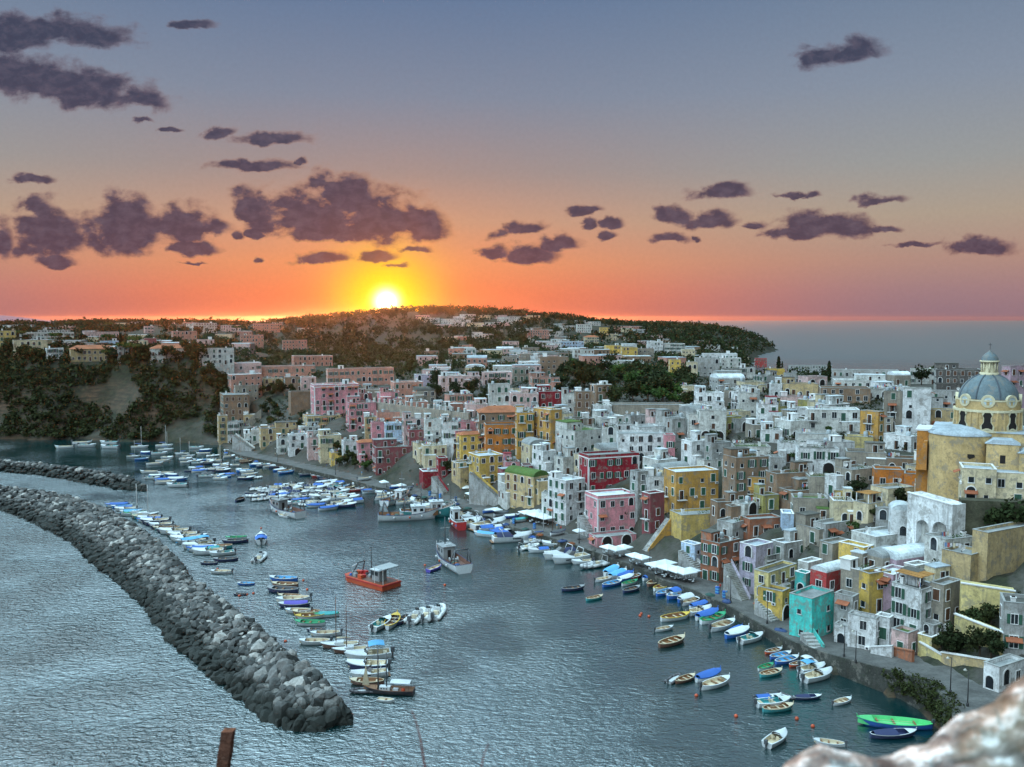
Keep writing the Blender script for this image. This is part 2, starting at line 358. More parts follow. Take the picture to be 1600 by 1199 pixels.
def make_land():
    def grid(x0,x1,y0,y1,st):
        xs=np.arange(x0,x1+.1,st); ys=np.arange(y0,y1+.1,st); X,Y=np.meshgrid(xs,ys); P=np.stack([X.ravel(),Y.ravel()],1)
        Z=terr(P); nx,ny=len(xs),len(ys)
        idx=np.arange(nx*ny).reshape(ny,nx); Fq=np.stack([idx[:-1,:-1],idx[:-1,1:],idx[1:,1:],idx[1:,:-1]],-1).reshape(-1,4)
        return P,Z,Fq
    P,Z,Fq=grid(-420,420,60,720,3.)
    for (cx,cy,rz,w,d,z) in FOOT:
        c,s=math.cos(rz),math.sin(rz); dx=P[:,0]-cx; dy=P[:,1]-cy; lx=dx*c+dy*s; ly=-dx*s+dy*c
        k=(abs(lx)<w/2+1.6)&(abs(ly)<d/2+1.6)&(Z>z-.2)&(Z>0); Z[k]=z-.2
    Z=np.where(Z>1,Z+vnoise(P[:,0],P[:,1],4,9)*.25,Z)
    k=np.all(Z[Fq]<-3.5,axis=1); Fq=Fq[~k]
    P2,Z2,F2=grid(-2400,800,700,2650,25.); k=np.all(Z2[F2]<-3.5,axis=1); F2=F2[~k]
    P3,Z3,F3=grid(-1000,-420,300,720,10.); k=np.all(Z3[F3]<-3.5,axis=1); F3=F3[~k]
    Z2=np.where(P2[:,1]<721,Z2-1.5,Z2)
    V=np.vstack([np.column_stack([P,Z]),np.column_stack([P2,Z2]),np.column_stack([P3,Z3-.3])])
    Fa=np.vstack([Fq,F2+len(P),F3+len(P)+len(P2)])
    m=bpy.data.materials.new('earth_rock_scrub'); m.use_nodes=True; t=NT(m.node_tree); b=t.n['Principled BSDF']
    g=t.n.new('ShaderNodeNewGeometry'); pos=g.outputs['Position']
    n1,_=t.noise(pos,.06,5,.65); n2,_=t.noise(pos,.5,4,.7); n3,_=t.noise(t.vm('MULTIPLY',pos,(.12,.12,.9)),1.,4,.6)
    green=t.mix(t.rng(n2,.35,.65),(.007,.011,.004),(.022,.028,.010)); rock=t.mix(t.rng(n3,.35,.65),(.03,.018,.010),(.125,.07,.042))
    nz=t.sep(g.outputs['Normal'])[2]
    steep=t.rng(nz,.50,.85,1,0)
    pz=t.sep(pos)[2]
    c=t.mix(t.m('MULTIPLY',t.rng(n1,.40,.55),t.m('MULTIPLY',steep,t.rng(pz,34,22,0,1))),green,rock)
    pc=t.mix(n2,(.028,.027,.022),(.085,.08,.068)); c=t.mix(t.m('MULTIPLY',t.rng(n1,.38,.5),t.m('MULTIPLY',t.rng(nz,.6,.9),t.rng(t.sep(pos)[1],420,520,1,0))),c,pc)
    t.put(c,b.inputs['Base Color']); b.inputs['Roughness'].default_value=.95
    bn=t.n.new('ShaderNodeBump'); bn.inputs['Strength'].default_value=.9; bn.inputs['Distance'].default_value=.6; t.put(n2,bn.inputs['Height']); t.l.new(bn.outputs[0],b.inputs['Normal'])
    o=bpy.data.objects.new('ground',np_mesh('ground',V,Fa,[m],True)); COL.objects.link(o); tag(o,kind='structure',label='rocky green and stony ground of the hillside town')
# ------------------------------------------------------------ quay
def make_quay():
    q=HW[NQ:]; n=len(q); L=[]
    for i in range(n):
        a=np.array(q[max(i-1,0)][:2]);b=np.array(q[min(i+1,n-1)][:2]); t=(b-a)/np.hypot(*(b-a)); nn=np.array([-t[1],t[0]])
        if nn[0]<0 and i<n-6: nn=-nn
        if i>=n-6: nn=np.array([-t[1],t[0]]); nn=nn if nn[0]>0 else -nn
        L.append((q[i],nn))
    mb=MB(); mw=MB(); kb=MB()
    vs=[];wd=10.5
    for (p,nn) in L:
        x,y,z=p; vs+= [(x+nn[0]*.45,y+nn[1]*.45,z),(x+nn[0]*wd,y+nn[1]*wd,z+.02)]
    mb.add(vs,[(2*i,2*i+2,2*i+3,2*i+1) for i in range(n-1)],M_stonepave)
    o=mb.build('promenade'); tag(o,kind='structure',label='grey paved promenade along the harbour')
    vs=[]
    for (p,nn) in L:
        x,y,z=p; vs+=[(x-nn[0]*.15,y-nn[1]*.15,-1.5),(x,y,z+.12),(x+nn[0]*.45,y+nn[1]*.45,z+.12),(x+nn[0]*.45,y+nn[1]*.45,z-.1)]
    fs=[]
    for i in range(n-1):
        for k in range(3): fs.append((4*i+k,4*i+4+k,4*i+5+k,4*i+1+k))
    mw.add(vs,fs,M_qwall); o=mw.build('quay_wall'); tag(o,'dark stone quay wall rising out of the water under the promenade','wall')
# ------------------------------------------------------------ water
def make_water():
    m=bpy.data.materials.new('sea_water'); m.use_nodes=True; t=NT(m.node_tree); b=t.n['Principled BSDF']
    geo=t.n.new('ShaderNodeNewGeometry').outputs['Position']
    b.inputs['Base Color'].default_value=(.001,.022,.024,1); t.put(t.rng(t.sep(geo)[1],450,1400,.05,.33),b.inputs['Roughness']); b.inputs['IOR'].default_value=3.1
    p1=t.vm('MULTIPLY',geo,(.62,1.0,1)); 
    n1,_=t.noise(p1,.95,2,.55,.7); n2,_=t.noise(t.vm('MULTIPLY',geo,(.7,1.2,1)),2.7,3,.65,.5); n3,_=t.noise(geo,.05,2,.5)
    sx,sy,sz=t.sep(geo)
    # calm inside the breakwater, choppier outside it
    amp=t.rng(n3,.35,.65,.45,1.35)
    h=t.m('ADD',t.m('MULTIPLY',n1,1.0),t.m('MULTIPLY',n2,.42)); h=t.m('MULTIPLY',h,amp)
    out=t.rng(t.m('ADD',sx,t.m('MULTIPLY',sy,.62)),16,44,1.7,.62)
    s1=t.m('ADD',t.m('MULTIPLY',sx,.83),t.m('MULTIPLY',sy,.55)); shel=t.rng(s1,78,128,1,.22,True)      # sheltered under the quay
    shel=t.m('MULTIPLY',shel,t.m('MAXIMUM',t.rng(sy,290,390,1,.2,True),t.rng(sy,600,900,0,1.2)))
    out=t.m('MULTIPLY',out,t.m('MAXIMUM',shel,t.rng(sy,600,900,0,1.)))
    h=t.m('MULTIPLY',h,out)
    far=t.rng(sy,300,2500,1,1.6)
    bn=t.n.new('ShaderNodeBump'); bn.inputs['Strength'].default_value=1.; t.put(t.m('MULTIPLY',h,far),bn.inputs['Height']); bn.inputs['Distance'].default_value=.62
    t.l.new(bn.outputs[0],b.inputs['Normal'])
    me=MB(); me.add([(-20000,-600,0),(20000,-600,0),(20000,21000,0),(-20000,21000,0)],[(0,1,2,3)],m)
    o=me.build('sea'); tag(o,kind='structure',label='rippled teal harbour and sea water')
    # distant hills on the horizon, far left
    rs=random.Random(3); V=[];Fs=[]; n=23
    for i in range(n+1):
        X=-7200+i*115; hh=128*max(0,1-((i-9)/13.5)**2)**.6+rs.uniform(-2,2)-62
        V+=[(X,8200,-5),(X,9000,max(-4,62+hh)),(X,9900,-5)]
    for i in range(n):
        Fs+=[(3*i,3*i+3,3*i+4,3*i+1),(3*i+1,3*i+4,3*i+5,3*i+2)]
    hm=MB(); hm.add(V,Fs,pmat('far_hills',(.16,.12,.16),.95,rndv=0)); tag(hm.build('distant_hills'),kind='structure',label='faint mauve hills on the horizon')
# ------------------------------------------------------------ rocks
def rock_protos(k,seed,sub=2):
    import bmesh
    out=[]; rs=random.Random(seed)
    for i in range(k):
        bm=bmesh.new(); bmesh.ops.create_icosphere(bm,subdivisions=sub,radius=1)
        pl=[(Vector((rs.gauss(0,1),rs.gauss(0,1),rs.gauss(0,1))).normalized(),rs.uniform(.55,.85)) for _ in range(11)]
        for v in bm.verts:
            for n,d in pl:
                e=v.co.dot(n)-d
                if e>0: v.co-=n*e*.9
            v.co+=Vector((rs.uniform(-.04,.04),)*3)
        V=np.array([v.co[:] for v in bm.verts]); Fq=np.array([[v.index for v in f.verts] for f in bm.faces]); out.append((V,Fq)); bm.free()
    return out
def make_breakwaters():
    M_rock=bpy.data.materials.new('boulder_stone'); M_rock.use_nodes=True; t=NT(M_rock.node_tree); b=t.n['Principled BSDF']
    g=t.n.new('ShaderNodeNewGeometry'); pos=g.outputs['Position']; isl=g.outputs['Random Per Island']; oi=t.n.new('ShaderNodeObjectInfo').outputs['Random']
    n1,_=t.noise(pos,1.3,5,.7); rr=t.m('FRACT',t.m('ADD',isl,oi)); pz=t.sep(pos)[2]
    c=t.ramp(rr,[(0,(.02,.023,.022)),(.3,(.065,.07,.068)),(.65,(.13,.13,.125)),(.9,(.24,.235,.22)),(1,(.44,.43,.40))])
    c=t.mix(1.,c,t.rng(n1,.3,.7,.55,1.3),'MULTIPLY')
    wet=t.rng(t.m('ADD',pz,t.m('MULTIPLY',n1,1.6)),2.4,4.7,1,0,True)         # tide-darkened, weedy foot
    c=t.mix(wet,c,(.012,.016,.013)); t.put(c,b.inputs['Base Color']); b.inputs['Roughness'].default_value=.85
    bn=t.n.new('ShaderNodeBump'); bn.inputs['Strength'].default_value=.7; bn.inputs['Distance'].default_value=.2; t.put(n1,bn.inputs['Height']); t.l.new(bn.outputs[0],b.inputs['Normal'])
    hi=rock_protos(9,5,2); lo=rock_protos(6,8,1)
    himesh=[np_mesh('boulder',V,Fq,[M_rock],False) for V,Fq in hi]
    outer=[(-260,735),(-100,762),(0,797),(60,822),(110,850),(150,890),(200,930),(240,972),(270,1012),(330,1062),(390,1108),(440,1140),(498,1142),(535,1122)]
    inner=[(-260,700),(-100,735),(0,764),(60,768),(120,779),(170,797),(215,822),(262,858),(300,905),(360,948),(415,990),(462,1035),(512,1078),(548,1108)]
    O=np.array([at(a,b,.2) for a,b in outer]); I=np.array([at(a,b,2.4) for a,b in inner])
    def build(O,I,hmax,spac,size,label,n_ind,gname):
        rs=random.Random(11); pts=[]
        n=len(O)
        for i in range(n-1):
            Ls=max(np.hypot(*(O[i+1]-O[i])),np.hypot(*(I[i+1]-I[i]))); Wd=np.hypot(*(O[i]-I[i]))+1
            ns=max(1,int(Ls/spac)); nw=max(2,int(Wd/spac))
            for a in range(ns):
                for c in range(nw+1):
                    s=(a+rs.random())/ns; w=(c+rs.uniform(-.35,.35))/nw; w=.07+.88*min(max(w,-.02),1.02)
                    p=(O[i]*(1-s)+O[i+1]*s)*(1-w)+(I[i]*(1-s)+I[i+1]*s)*w
                    prof=min(1,max(0,w)/.55)*min(1,(1.12-w)/.28)
                    e=(i+s)/(n-1); prof*=min(1,(1-e)*7+.25)
                    pts.append((p[0],p[1],hmax*prof+rs.uniform(-.6,.55)-.15,rs.uniform(*size)*(1.25 if rs.random()<.1 else 1)))
        pts.sort(key=lambda q:math.hypot(q[0],q[1]))
        for k,(x,y,z,r) in enumerate(pts[:n_ind]):
            big=1.15
            o=inst('boulder',himesh[k%9],None,(x,y,z),rot=(rs.uniform(0,6),rs.uniform(0,6),rs.uniform(0,6)),scale=(r*big*rs.uniform(.8,1.3),r*big,r*big*rs.uniform(.6,.9)))
            tag(o,label,'boulder',gname)
        VV=[];FF=[];b0=0
        pr=[np.array(p) for p,_ in lo]
        for k,(x,y,z,r) in enumerate(pts[n_ind:]):
            V,Fq=lo[k%6]; th=rs.uniform(0,6.28); ph=rs.uniform(-.6,.6); c,s=math.cos(th),math.sin(th); c2,s2=math.cos(ph),math.sin(ph)
            S=V*np.array([rs.uniform(.8,1.4),rs.uniform(.8,1.2),rs.uniform(.55,.9)])*r
            S=S@np.array([[1,0,0],[0,c2,s2],[0,-s2,c2]])@np.array([[c,s,0],[-s,c,0],[0,0,1]])+np.array([x,y,z])
            VV.append(S);FF.append(Fq+b0);b0+=len(V)
        o=bpy.data.objects.new('rock_armour',np_mesh('rock_armour',np.vstack(VV),np.vstack(FF),[M_rock])); COL.objects.link(o)
        core=MB(); 
        vs=[]
        for i in range(n):
            a,b=O[i]*.93+I[i]*.07,I[i]*.95+O[i]*.05; mid1=O[i]*.5+I[i]*.5
            e=min(1,(n-1-i)*.5+.1)
            vs+=[(*a,-1),(*mid1,(hmax-.9)*e),(*(I[i]*.85+O[i]*.15),(hmax-.9)*e),(*b,-1)]
        fs=[]
        for i in range(n-1):
            for k in range(3): fs.append((4*i+k,4*i+4+k,4*i+5+k,4*i+1+k))
        core.add(vs,fs,M_rock); return o,core
    o,core=build(O,I,3.7,1.65,(.55,1.5),'grey boulder among the heaped stones at the near end of the long breakwater',290,'boulders at the near end of the long breakwater')
    tag(o,'heaped grey rock armour of the long breakwater','rock pile',kind='stuff'); tag(core.build('breakwater_core'),kind='structure',label='rubble core of the long breakwater')
    o2=[(-300,722),(-100,722),(0,736),(60,742),(120,752),(180,764),(226,766)]; i2=[(-300,708),(-100,712),(0,722),(70,727),(130,735),(190,745),(228,758)]
    O=np.array([at(a,b,.2) for a,b in o2]); I=np.array([at(a,b,2.2) for a,b in i2])
    o,core=build(O,I,3.0,2.3,(1.0,1.7),'x',0,'y'); tag(o,'low heap of pale rocks forming the short far breakwater','rock pile',kind='stuff')
    tag(core.build('breakwater_core'),kind='structure',label='rubble core of the short far breakwater')
# ============================================================ houses
def win_meshes():
    D={}
    def mk(k,fn):
        mb=MB(); fn(mb); D[k]=mb.mesh(k)
    def ring(mb,w,h,t,m,d=.12):
        mb.box(-w/2-t,-w/2,-d,0.02,-t,h+t,m); mb.box(w/2,w/2+t,-d,0.02,-t,h+t,m); mb.box(-w/2,w/2,-d,0.02,h,h+t,m); mb.box(-w/2,w/2,-d-.05,0.02,-t,0,m)
    def w0(mb): ring(mb,1.1,1.5,.08,M_trim); mb.box(-.55,.55,-.045,.02,0,1.5,M_glass); mb.box(-.025,.025,-.075,-.046,0,1.5,M_frame)
    def w1(mb): 
        ring(mb,1.0,1.6,.08,M_trim); mb.box(-.5,.5,-.04,.02,0,1.6,M_glass); mb.box(-.04,.04,-.07,-.041,0,1.6,M_frame)
        for s in(-1,1): mb.box(min(s*.6,s*1.1),max(s*.6,s*1.1),-.15,-.125,-.02,1.62,M_shut)
    def w2(mb): mb.box(-.4,.4,-.03,.02,0,.9,M_glass); mb.box(-.5,.5,-.13,.02,-.12,0,M_trim); mb.box(-.47,-.4,-.06,.02,0,.9,M_frame); mb.box(.4,.47,-.06,.02,0,.9,M_frame)
    def w3(mb): 
        ring(mb,1.05,1.7,.06,M_trim); mb.box(-.525,-.02,-.09,.02,0,1.7,M_shut); mb.box(.02,.525,-.09,.02,0,1.7,M_shut); mb.box(-.02,.02,-.05,.02,0,1.7,M_dark)
    def w4(mb): 
        ring(mb,1.05,1.7,.06,M_trim); mb.box(-.525,-.02,-.09,.02,0,1.7,M_shutb); mb.box(.02,.525,-.09,.02,0,1.7,M_shutb); mb.box(-.02,.02,-.05,.02,0,1.7,M_dark)
    def d0(mb): ring(mb,1.1,2.3,.12,M_trim); mb.box(-.55,.55,-.04,.02,0,2.3,M_dark); mb.box(-.5,-.03,-.08,-.041,.05,2.2,M_shutb)
    def d1(mb): ring(mb,1.3,2.4,.12,M_trim); mb.box(-.65,.65,-.05,.02,0,2.4,M_shut); mb.box(-.02,.02,-.07,-.051,0,2.4,M_dark)
    def arch(mb,w,h,t,mi,mt):
        n=10; r=w/2; zc=h-r
        pts=[(-r,0),(-r,zc)]+[(-r*math.cos(math.pi*k/n),zc+r*math.sin(math.pi*k/n)) for k in range(1,n)]+[(r,zc),(r,0)]
        mb.add([(x,-.03,z) for x,z in pts],[tuple(range(len(pts)-1,-1,-1))],mi)
        R2=r+t; p2=[(-R2,0),(-R2,zc)]+[(-R2*math.cos(math.pi*k/n),zc+R2*math.sin(math.pi*k/n)) for k in range(1,n)]+[(R2,zc),(R2,0)]
        N=len(pts); vs=[(x,-.14,z) for x,z in pts]+[(x,-.14,z) for x,z in p2]+[(x,0,z) for x,z in p2]+[(x,-.03,z) for x,z in pts]
        fs=[]
        for k in range(N-1): fs+=[(k,k+1,N+k+1,N+k),(N+k,N+k+1,2*N+k+1,2*N+k),(k,3*N+k,3*N+k+1,k+1)]
        mb.add(vs,fs,mt)
    mk('window_framed',w0); mk('window_shuttered',w1); mk('window_small',w2); mk('window_green',w3); mk('window_brown',w4); mk('door_open',d0); mk('door_green',d1)
    mk('arch_opening',lambda mb:arch(mb,2.6,3.0,.22,M_dark,M_trim)); mk('arch_window',lambda mb:arch(mb,1.3,2.0,.15,M_glass,M_trim))
    def bal(mb):
        mb.box(-1.3,1.3,-1.1,0,-.16,0,M_trim)
        for k in range(14): mb.box(-1.28+k*.19,-1.25+k*.19,-1.08,-1.05,0,.95,M_iron)
        for s in(-1,1):
            for k in range(4): mb.box(s*1.27-.015,s*1.27+.015,-.95+k*.25,-.92+k*.25,0,.95,M_iron)
            mb.box(s*1.27-.025,s*1.27+.025,-1.09,0,.95,1.0,M_iron)
        mb.box(-1.29,1.29,-1.1,-1.04,.95,1.0,M_iron)
    mk('balcony',bal)
    def chim(mb): mb.box(-.35,.35,-.3,.3,0,1.3,M_trim); mb.box(-.45,.45,-.4,.4,1.3,1.42,M_trim); mb.box(-.25,.25,-.2,.2,1.42,1.6,M_dark)
    mk('chimney',chim)
    def tank(mb): mb.lathe([(.55,0),(.6,.1),(.6,1.1),(.45,1.25),(.12,1.3),(0,1.3)],12,pmat('tank_grey',(.35,.40,.42),.6)); mb.box(-.5,.5,-.5,.5,-.3,0,M_trim)
    mk('water_tank',tank)
    def dish(mb):
        mb.bar((0,0,0),(0,0,1.2),.04,M_iron); md=pmat('dish_white',(.62,.63,.62),.5)
        n=12; vs=[(0,-.12,1.3)]; fs=[]
        for rr,yy in((.25,-.17),(.48,-.32)):
            for k in range(n): t=2*math.pi*k/n; vs.append((rr*math.cos(t),yy,1.3+rr*math.sin(t)))
        for k in range(n): k2=(k+1)%n; fs+=[(0,1+k,1+k2),(1+k,1+n+k,1+n+k2,1+k2)]
        mb.add(vs,fs,md,True); mb.bar((0,-.15,1.0),(0,-.7,1.3),.02,M_iron)
    mk('satellite_dish',dish)
    def hut(mb): mb.box(-1.3,1.3,-1.1,1.1,0,2.2,M_trim); mb.box(-1.45,1.45,-1.25,1.25,2.2,2.35,M_trim); mb.box(-.4,.4,-1.13,-1.1,.1,2.0,M_dark)
    mk('stair_hut',hut)
    def pots(mb):
        mg=pmat('pot_plant',(.04,.08,.025),.9); rs=random.Random(4)
        for k in range(6):
            x=-1.5+k*.6; mb.lathe([(.12,0),(.18,.35),(.15,.35)],8,pmat('terracotta',(.32,.12,.06)),(x,0,0))
            for j in range(14):
                a=Vector((x+rs.uniform(-.3,.3),rs.uniform(-.3,.3),.4+rs.uniform(0,.7))); e=Vector((rs.uniform(-.2,.2),rs.uniform(-.2,.2),rs.uniform(-.1,.2))); f=Vector((rs.uniform(-.2,.2),rs.uniform(-.2,.2),rs.uniform(-.1,.2)))
                mb.add([tuple(a),tuple(a+e),tuple(a+e+f),tuple(a+f)],[(0,1,2,3)],mg)
    mk('pot_plants',pots)
    def ac(mb): mb.box(-.4,.4,-.35,0,0,.55,M_trim); mb.box(-.2,.2,-.36,-.351,.08,.46,M_iron)
    mk('air_conditioner',ac)
    def aer(mb):
        mb.bar((0,0,0),(0,0,3.2),.035,M_iron,4); mb.bar((-.7,0,3.),(.7,0,3.),.02,M_iron,4)
        for k in range(5): mb.bar((-.6+k*.3,-.3,3.),(-.6+k*.3,.3,3.),.015,M_iron,3)
    mk('aerial',aer)
    def awn(mb):
        mc=pmat('awning_stripe',(.30,.10,.05),.85,var=.3); mb.add([(-1.2,0,2.6),(1.2,0,2.6),(1.2,-1.2,2.1),(-1.2,-1.2,2.1),(-1.2,0,2.5),(1.2,0,2.5),(1.2,-1.2,2.0),(-1.2,-1.2,2.0)],[(0,1,2,3),(7,6,5,4),(3,2,6,7),(0,3,7,4),(2,1,5,6)],mc)
    mk('awning',awn)
    def wash(mb):
        rs=random.Random(9); cs=[pmat('cloth_%d'%i,c,.9) for i,c in enumerate([(.6,.6,.62),(.45,.1,.1),(.15,.25,.45),(.6,.55,.4)])]
        mb.bar((-1.6,0,1.7),(1.6,0,1.7),.012,M_iron); mb.bar((-1.6,0,0),(-1.6,0,1.75),.03,M_iron); mb.bar((1.6,0,0),(1.6,0,1.75),.03,M_iron)
        for k in range(6): mb.box(-1.4+k*.48,-1.02+k*.48,-.015,.015,.7+rs.random()*.5,1.69,cs[rs.randrange(4)])
    mk('washing_line',wash)
    return D
WM=win_meshes()
GROUPH='houses of the harbour town'
LAB=[]   # (obj, base description, px, py, landmark set)
SCRB=[]  # screen boxes of measured houses, for the fill
def solve_len(C,u,px,z):
    k=(px-800)/F; Z0=C[1]*CP-(z-H)*SP; den=u[0]-k*u[1]*CP
    return (k*Z0-C[0])/den if abs(den)>1e-6 else 0
def facade(root,rs,face,w,h,d,nf,style,far):
    """windows and doors on one face: 0 front (-y), 1 left (-x), 2 right (+x)"""
    L=w if face==0 else d
    nc=max(1,int(L/2.7))
    if L<1.6: return 0
    cnt=0
    def put(kind,s,z,sc=1.):
        if face==0: loc=(-w/2+s,-d/2,z); rz=0
        elif face==1: loc=(-w/2,d/2-s,z); rz=-math.pi/2
        else: loc=(w/2,-d/2+s,z); rz=math.pi/2
        name=kind.split('_')[0] if kind.split('_')[0] in('window','door','arch') else kind
        name={'arch':'arched_opening' if kind=='arch_opening' else 'arched_window'}.get(name,name)
        sc=sc if isinstance(sc,tuple) else (sc,sc,sc)
        inst(name,WM[kind],root,loc,rz,sc)
    fh=(h-.5)/nf
    wk=rs.choice(['window_framed','window_shuttered','window_green','window_brown','window_small','window_framed'])
    if 'A' in style and face==0:
        na=max(1,int(L/3.9))
        for k in range(na):
            s=(k+.5)*L/na; put('arch_opening',s,.05,min(1.05,L/na/3.1)); cnt+=1
    for f in range(nf):
        if f==0 and 'A' in style and face==0: continue
        for c in range(nc):
            if rs.random()<(.16 if nc>1 else .05): continue
            s=(c+.5)*L/nc+rs.uniform(-.3,.3)*min(1,L/nc/4); s=min(max(s,.9),L-.9)
            z=f*fh+(.9 if f or far else .8)
            if f==0 and rs.random()<.4:
                put(rs.choice(['door_open','door_green','arch_window']),s,.05+0,min(1,fh/2.7)); cnt+=1; continue
            k=wk if rs.random()<.7 else rs.choice(['window_framed','window_small','window_green','arch_window'])
            hh=1.7
            sc=min(1,(fh-.7)/hh) if fh<2.4 else rs.uniform(.95,1.25)
            if k!='window_small' and f>0 and not far and rs.random()<(.34 if 'B' in style else .1) and L/nc>2.8:
                put('door_green' if rs.random()<.5 else 'door_open',s,f*fh+.12,1.); put('balcony',s,f*fh+.08,min(1,L/nc/3.0)); cnt+=1
            else: put(k,s,z,sc); cnt+=1
            if not far and rs.random()<.07: put('awning',s,f*fh,1.)
            if not far and rs.random()<.06: put('air_conditioner',min(L-.6,s+1.),z-.6)
    return cnt
SIZEW=[(3.6,'single-storey'),(6.9,'two-storey'),(10.4,'three-storey'),(99,'tall')]
CN={'offwhite':'off-white','pale_yellow':'pale yellow','pale_pink':'pale pink','stone':'rough stone','brown':'brown stone','brick':'brick-red','dark':'dark grey','sandy_yellow':'sandy yellow','olive':'olive','blue':'pale blue'}
RN={'w':'white flat roof','g':'grey flat roof','d':'dark flat roof','t':'tiled roof','v':'grassy green roof','c':'crimson roof','b':'blue-grey roof'}
def house(cx,cy,z,rz,w,d,h,col,roof='g',style='',seed=0,far=False,name='house',label=None,faces=(0,1),screen=None,cat='house'):
    rs=random.Random(seed*7919+13)
    root=empty(name,(cx,cy,z),rz); root.rotation_euler=(rs.uniform(-.012,.012),rs.uniform(-.012,.012),rz)
    mw=wall(col); mr=roofm(roof); base=-5.0
    mb=MB(); pw=.28; ph=0 if 'V' in style or roof=='t' else (.55 if not far else .35)
    # outer walls
    mb.box(-w/2,w/2,-d/2,d/2,base,h-ph,mw,False)
    if ph:
        mb.box(-w/2,w/2,-d/2,-d/2+pw,h-ph,h,mw,False); mb.box(-w/2,w/2,d/2-pw,d/2,h-ph,h,mw,False)
        mb.box(-w/2,-w/2+pw,-d/2+pw,d/2-pw,h-ph,h,mw,False); mb.box(w/2-pw,w/2,-d/2+pw,d/2-pw,h-ph,h,mw,False)
    if 'M' in style: # lower front mass
        pass
    mb.build('wall',root)
    # roof
    rb=MB()
    if 'V' in style:
        n=10; ax=w if w<=d else d; rise=min(1.8,ax*.28); pts=[]
        for k in range(n+1):
            t=math.pi*k/n; pts.append((-ax/2*math.cos(t),h-ph+rise*math.sin(t)*1.0))
        if w<=d: rb.prism(pts,-d/2+.02,d/2-.02,mr,False)
        else:
            vs=[];
            for x in(-w/2+.02,w/2-.02): vs+=[(x,a,b) for a,b in pts]
            N=len(pts); fs=[(k,k+1,N+k+1,N+k) for k in range(N-1)]+[tuple(range(N)),tuple(range(2*N-1,N-1,-1))]
            rb.add(vs,fs,mr)
    elif roof=='t':
        o=.35; rg=min(w,d)*.2
        if w>d: rb.add([(-w/2-o,-d/2-o,h),(w/2+o,-d/2-o,h),(w/2+o,d/2+o,h),(-w/2-o,d/2+o,h),(-w/2+d*.4,0,h+rg),(w/2-d*.4,0,h+rg)],[(0,1,5,4),(2,3,4,5),(1,2,5),(3,0,4),(3,2,1,0)],mr)
        else: rb.add([(-w/2-o,-d/2-o,h),(w/2+o,-d/2-o,h),(w/2+o,d/2+o,h),(-w/2-o,d/2+o,h),(0,-d/2+w*.4,h+rg),(0,d/2-w*.4,h+rg)],[(0,1,4),(1,2,5,4),(2,3,5),(3,0,4,5),(3,2,1,0)],mr)
    else:
        rb.box(-w/2+pw,w/2-pw,-d/2+pw,d/2-pw,h-ph,h-ph+.06,mr,False)
        cm=M_trim if roof in'wb' else pmat('coping_grey',(.30,.31,.30),.9)
        c=.07; zt=h
        rb.box(-w/2-c,w/2+c,-d/2-c,-d/2+pw+.02,zt,zt+.1,cm); rb.box(-w/2-c,w/2+c,d/2-pw-.02,d/2+c,zt,zt+.1,cm)
        rb.box(-w/2-c,-w/2+pw+.02,-d/2+pw+.02,d/2-pw-.02,zt,zt+.1,cm); rb.box(w/2-pw-.02,w/2+c,-d/2+pw+.02,d/2-pw-.02,zt,zt+.1,cm)
    rb.build('roof',root)
    zr=h-ph+.06
    if 'T' in style:
        t=MB(); e=.35
        for (sx,sy) in ((-1,-1),(1,-1),(-1,1)):
            x=sx*w/2; y=sy*d/2; t.box(x-(.06 if sx<0 else e),x+(e if sx<0 else .06),y-(.06 if sy<0 else e),y+(e if sy<0 else .06),0,h-1.1,M_trim)
        t.box(-w/2-.08,w/2+.08,-d/2-.08,d/2+.08,h-1.1,h-.75,M_trim); t.build('trim',root)
    if 'N' not in style:
        nf=max(1,round((h-.5)/3.25)); tot=0
        for fc in faces: tot+=facade(root,rs,fc,w,h,d,nf,style,far)
    if 'X' not in style and not far and w>4.5 and d>3.5 and 'N' not in style:
        # later additions: a lower room against the wall, an upper room on the roof
        if rs.random()<.55 and 'V' not in style and roof!='t' and 'Z' not in style:
            aw=w*rs.uniform(.35,.6); ad_=d*rs.uniform(.4,.6); ax=rs.choice([-1,1])*(w-aw)*.5; ay=(d-ad_)*.5-.02; ah=rs.uniform(2.2,2.9)
            q=MB(); q.box(ax-aw/2+.03,ax+aw/2-.03,ay-ad_/2,ay+ad_/2,h-ph+.07,h-ph+ah,mw,False); q.build('upper_room',root)
            q=MB(); q.box(ax-aw/2-.1,ax+aw/2+.1,ay-ad_/2-.12,ay+ad_/2+.1,h-ph+ah,h-ph+ah+.18,mr); q.build('roof',root)
            inst('door',WM['door_open'],root,(ax,ay-ad_/2,h-ph+.08),0,(.95,1,.85))
            if aw>2.8: inst('window',WM['window_small'],root,(ax+aw*.3,ay-ad_/2,h-ph+1.1),0)
        if rs.random()<(.5 if 'Z' not in style else .2) and h>4.2:
            aw=w*rs.uniform(.3,.55); ad_=rs.uniform(1.4,2.6); ah=rs.uniform(2.5,min(h-1.2,5)); ax=rs.choice([-1,1])*(w-aw)*.5
            q=MB(); q.box(ax-aw/2+.04,ax+aw/2-.04,-d/2-ad_,-d/2-.002,-4.5,ah,mw,False); q.build('annex_wall',root)
            q=MB(); q.box(ax-aw/2-.04,ax+aw/2+.04,-d/2-ad_-.08,-d/2-.004,ah,ah+.16,M_trim if rs.random()<.5 else mr); q.build('annex_roof',root)
            if rs.random()<.7: inst('door' ,WM['door_open'],root,(ax,-d/2-ad_,.05),0,(1,1,.95))
            if ah>4: inst('window',WM['window_small'],root,(ax,-d/2-ad_,3.0),0)
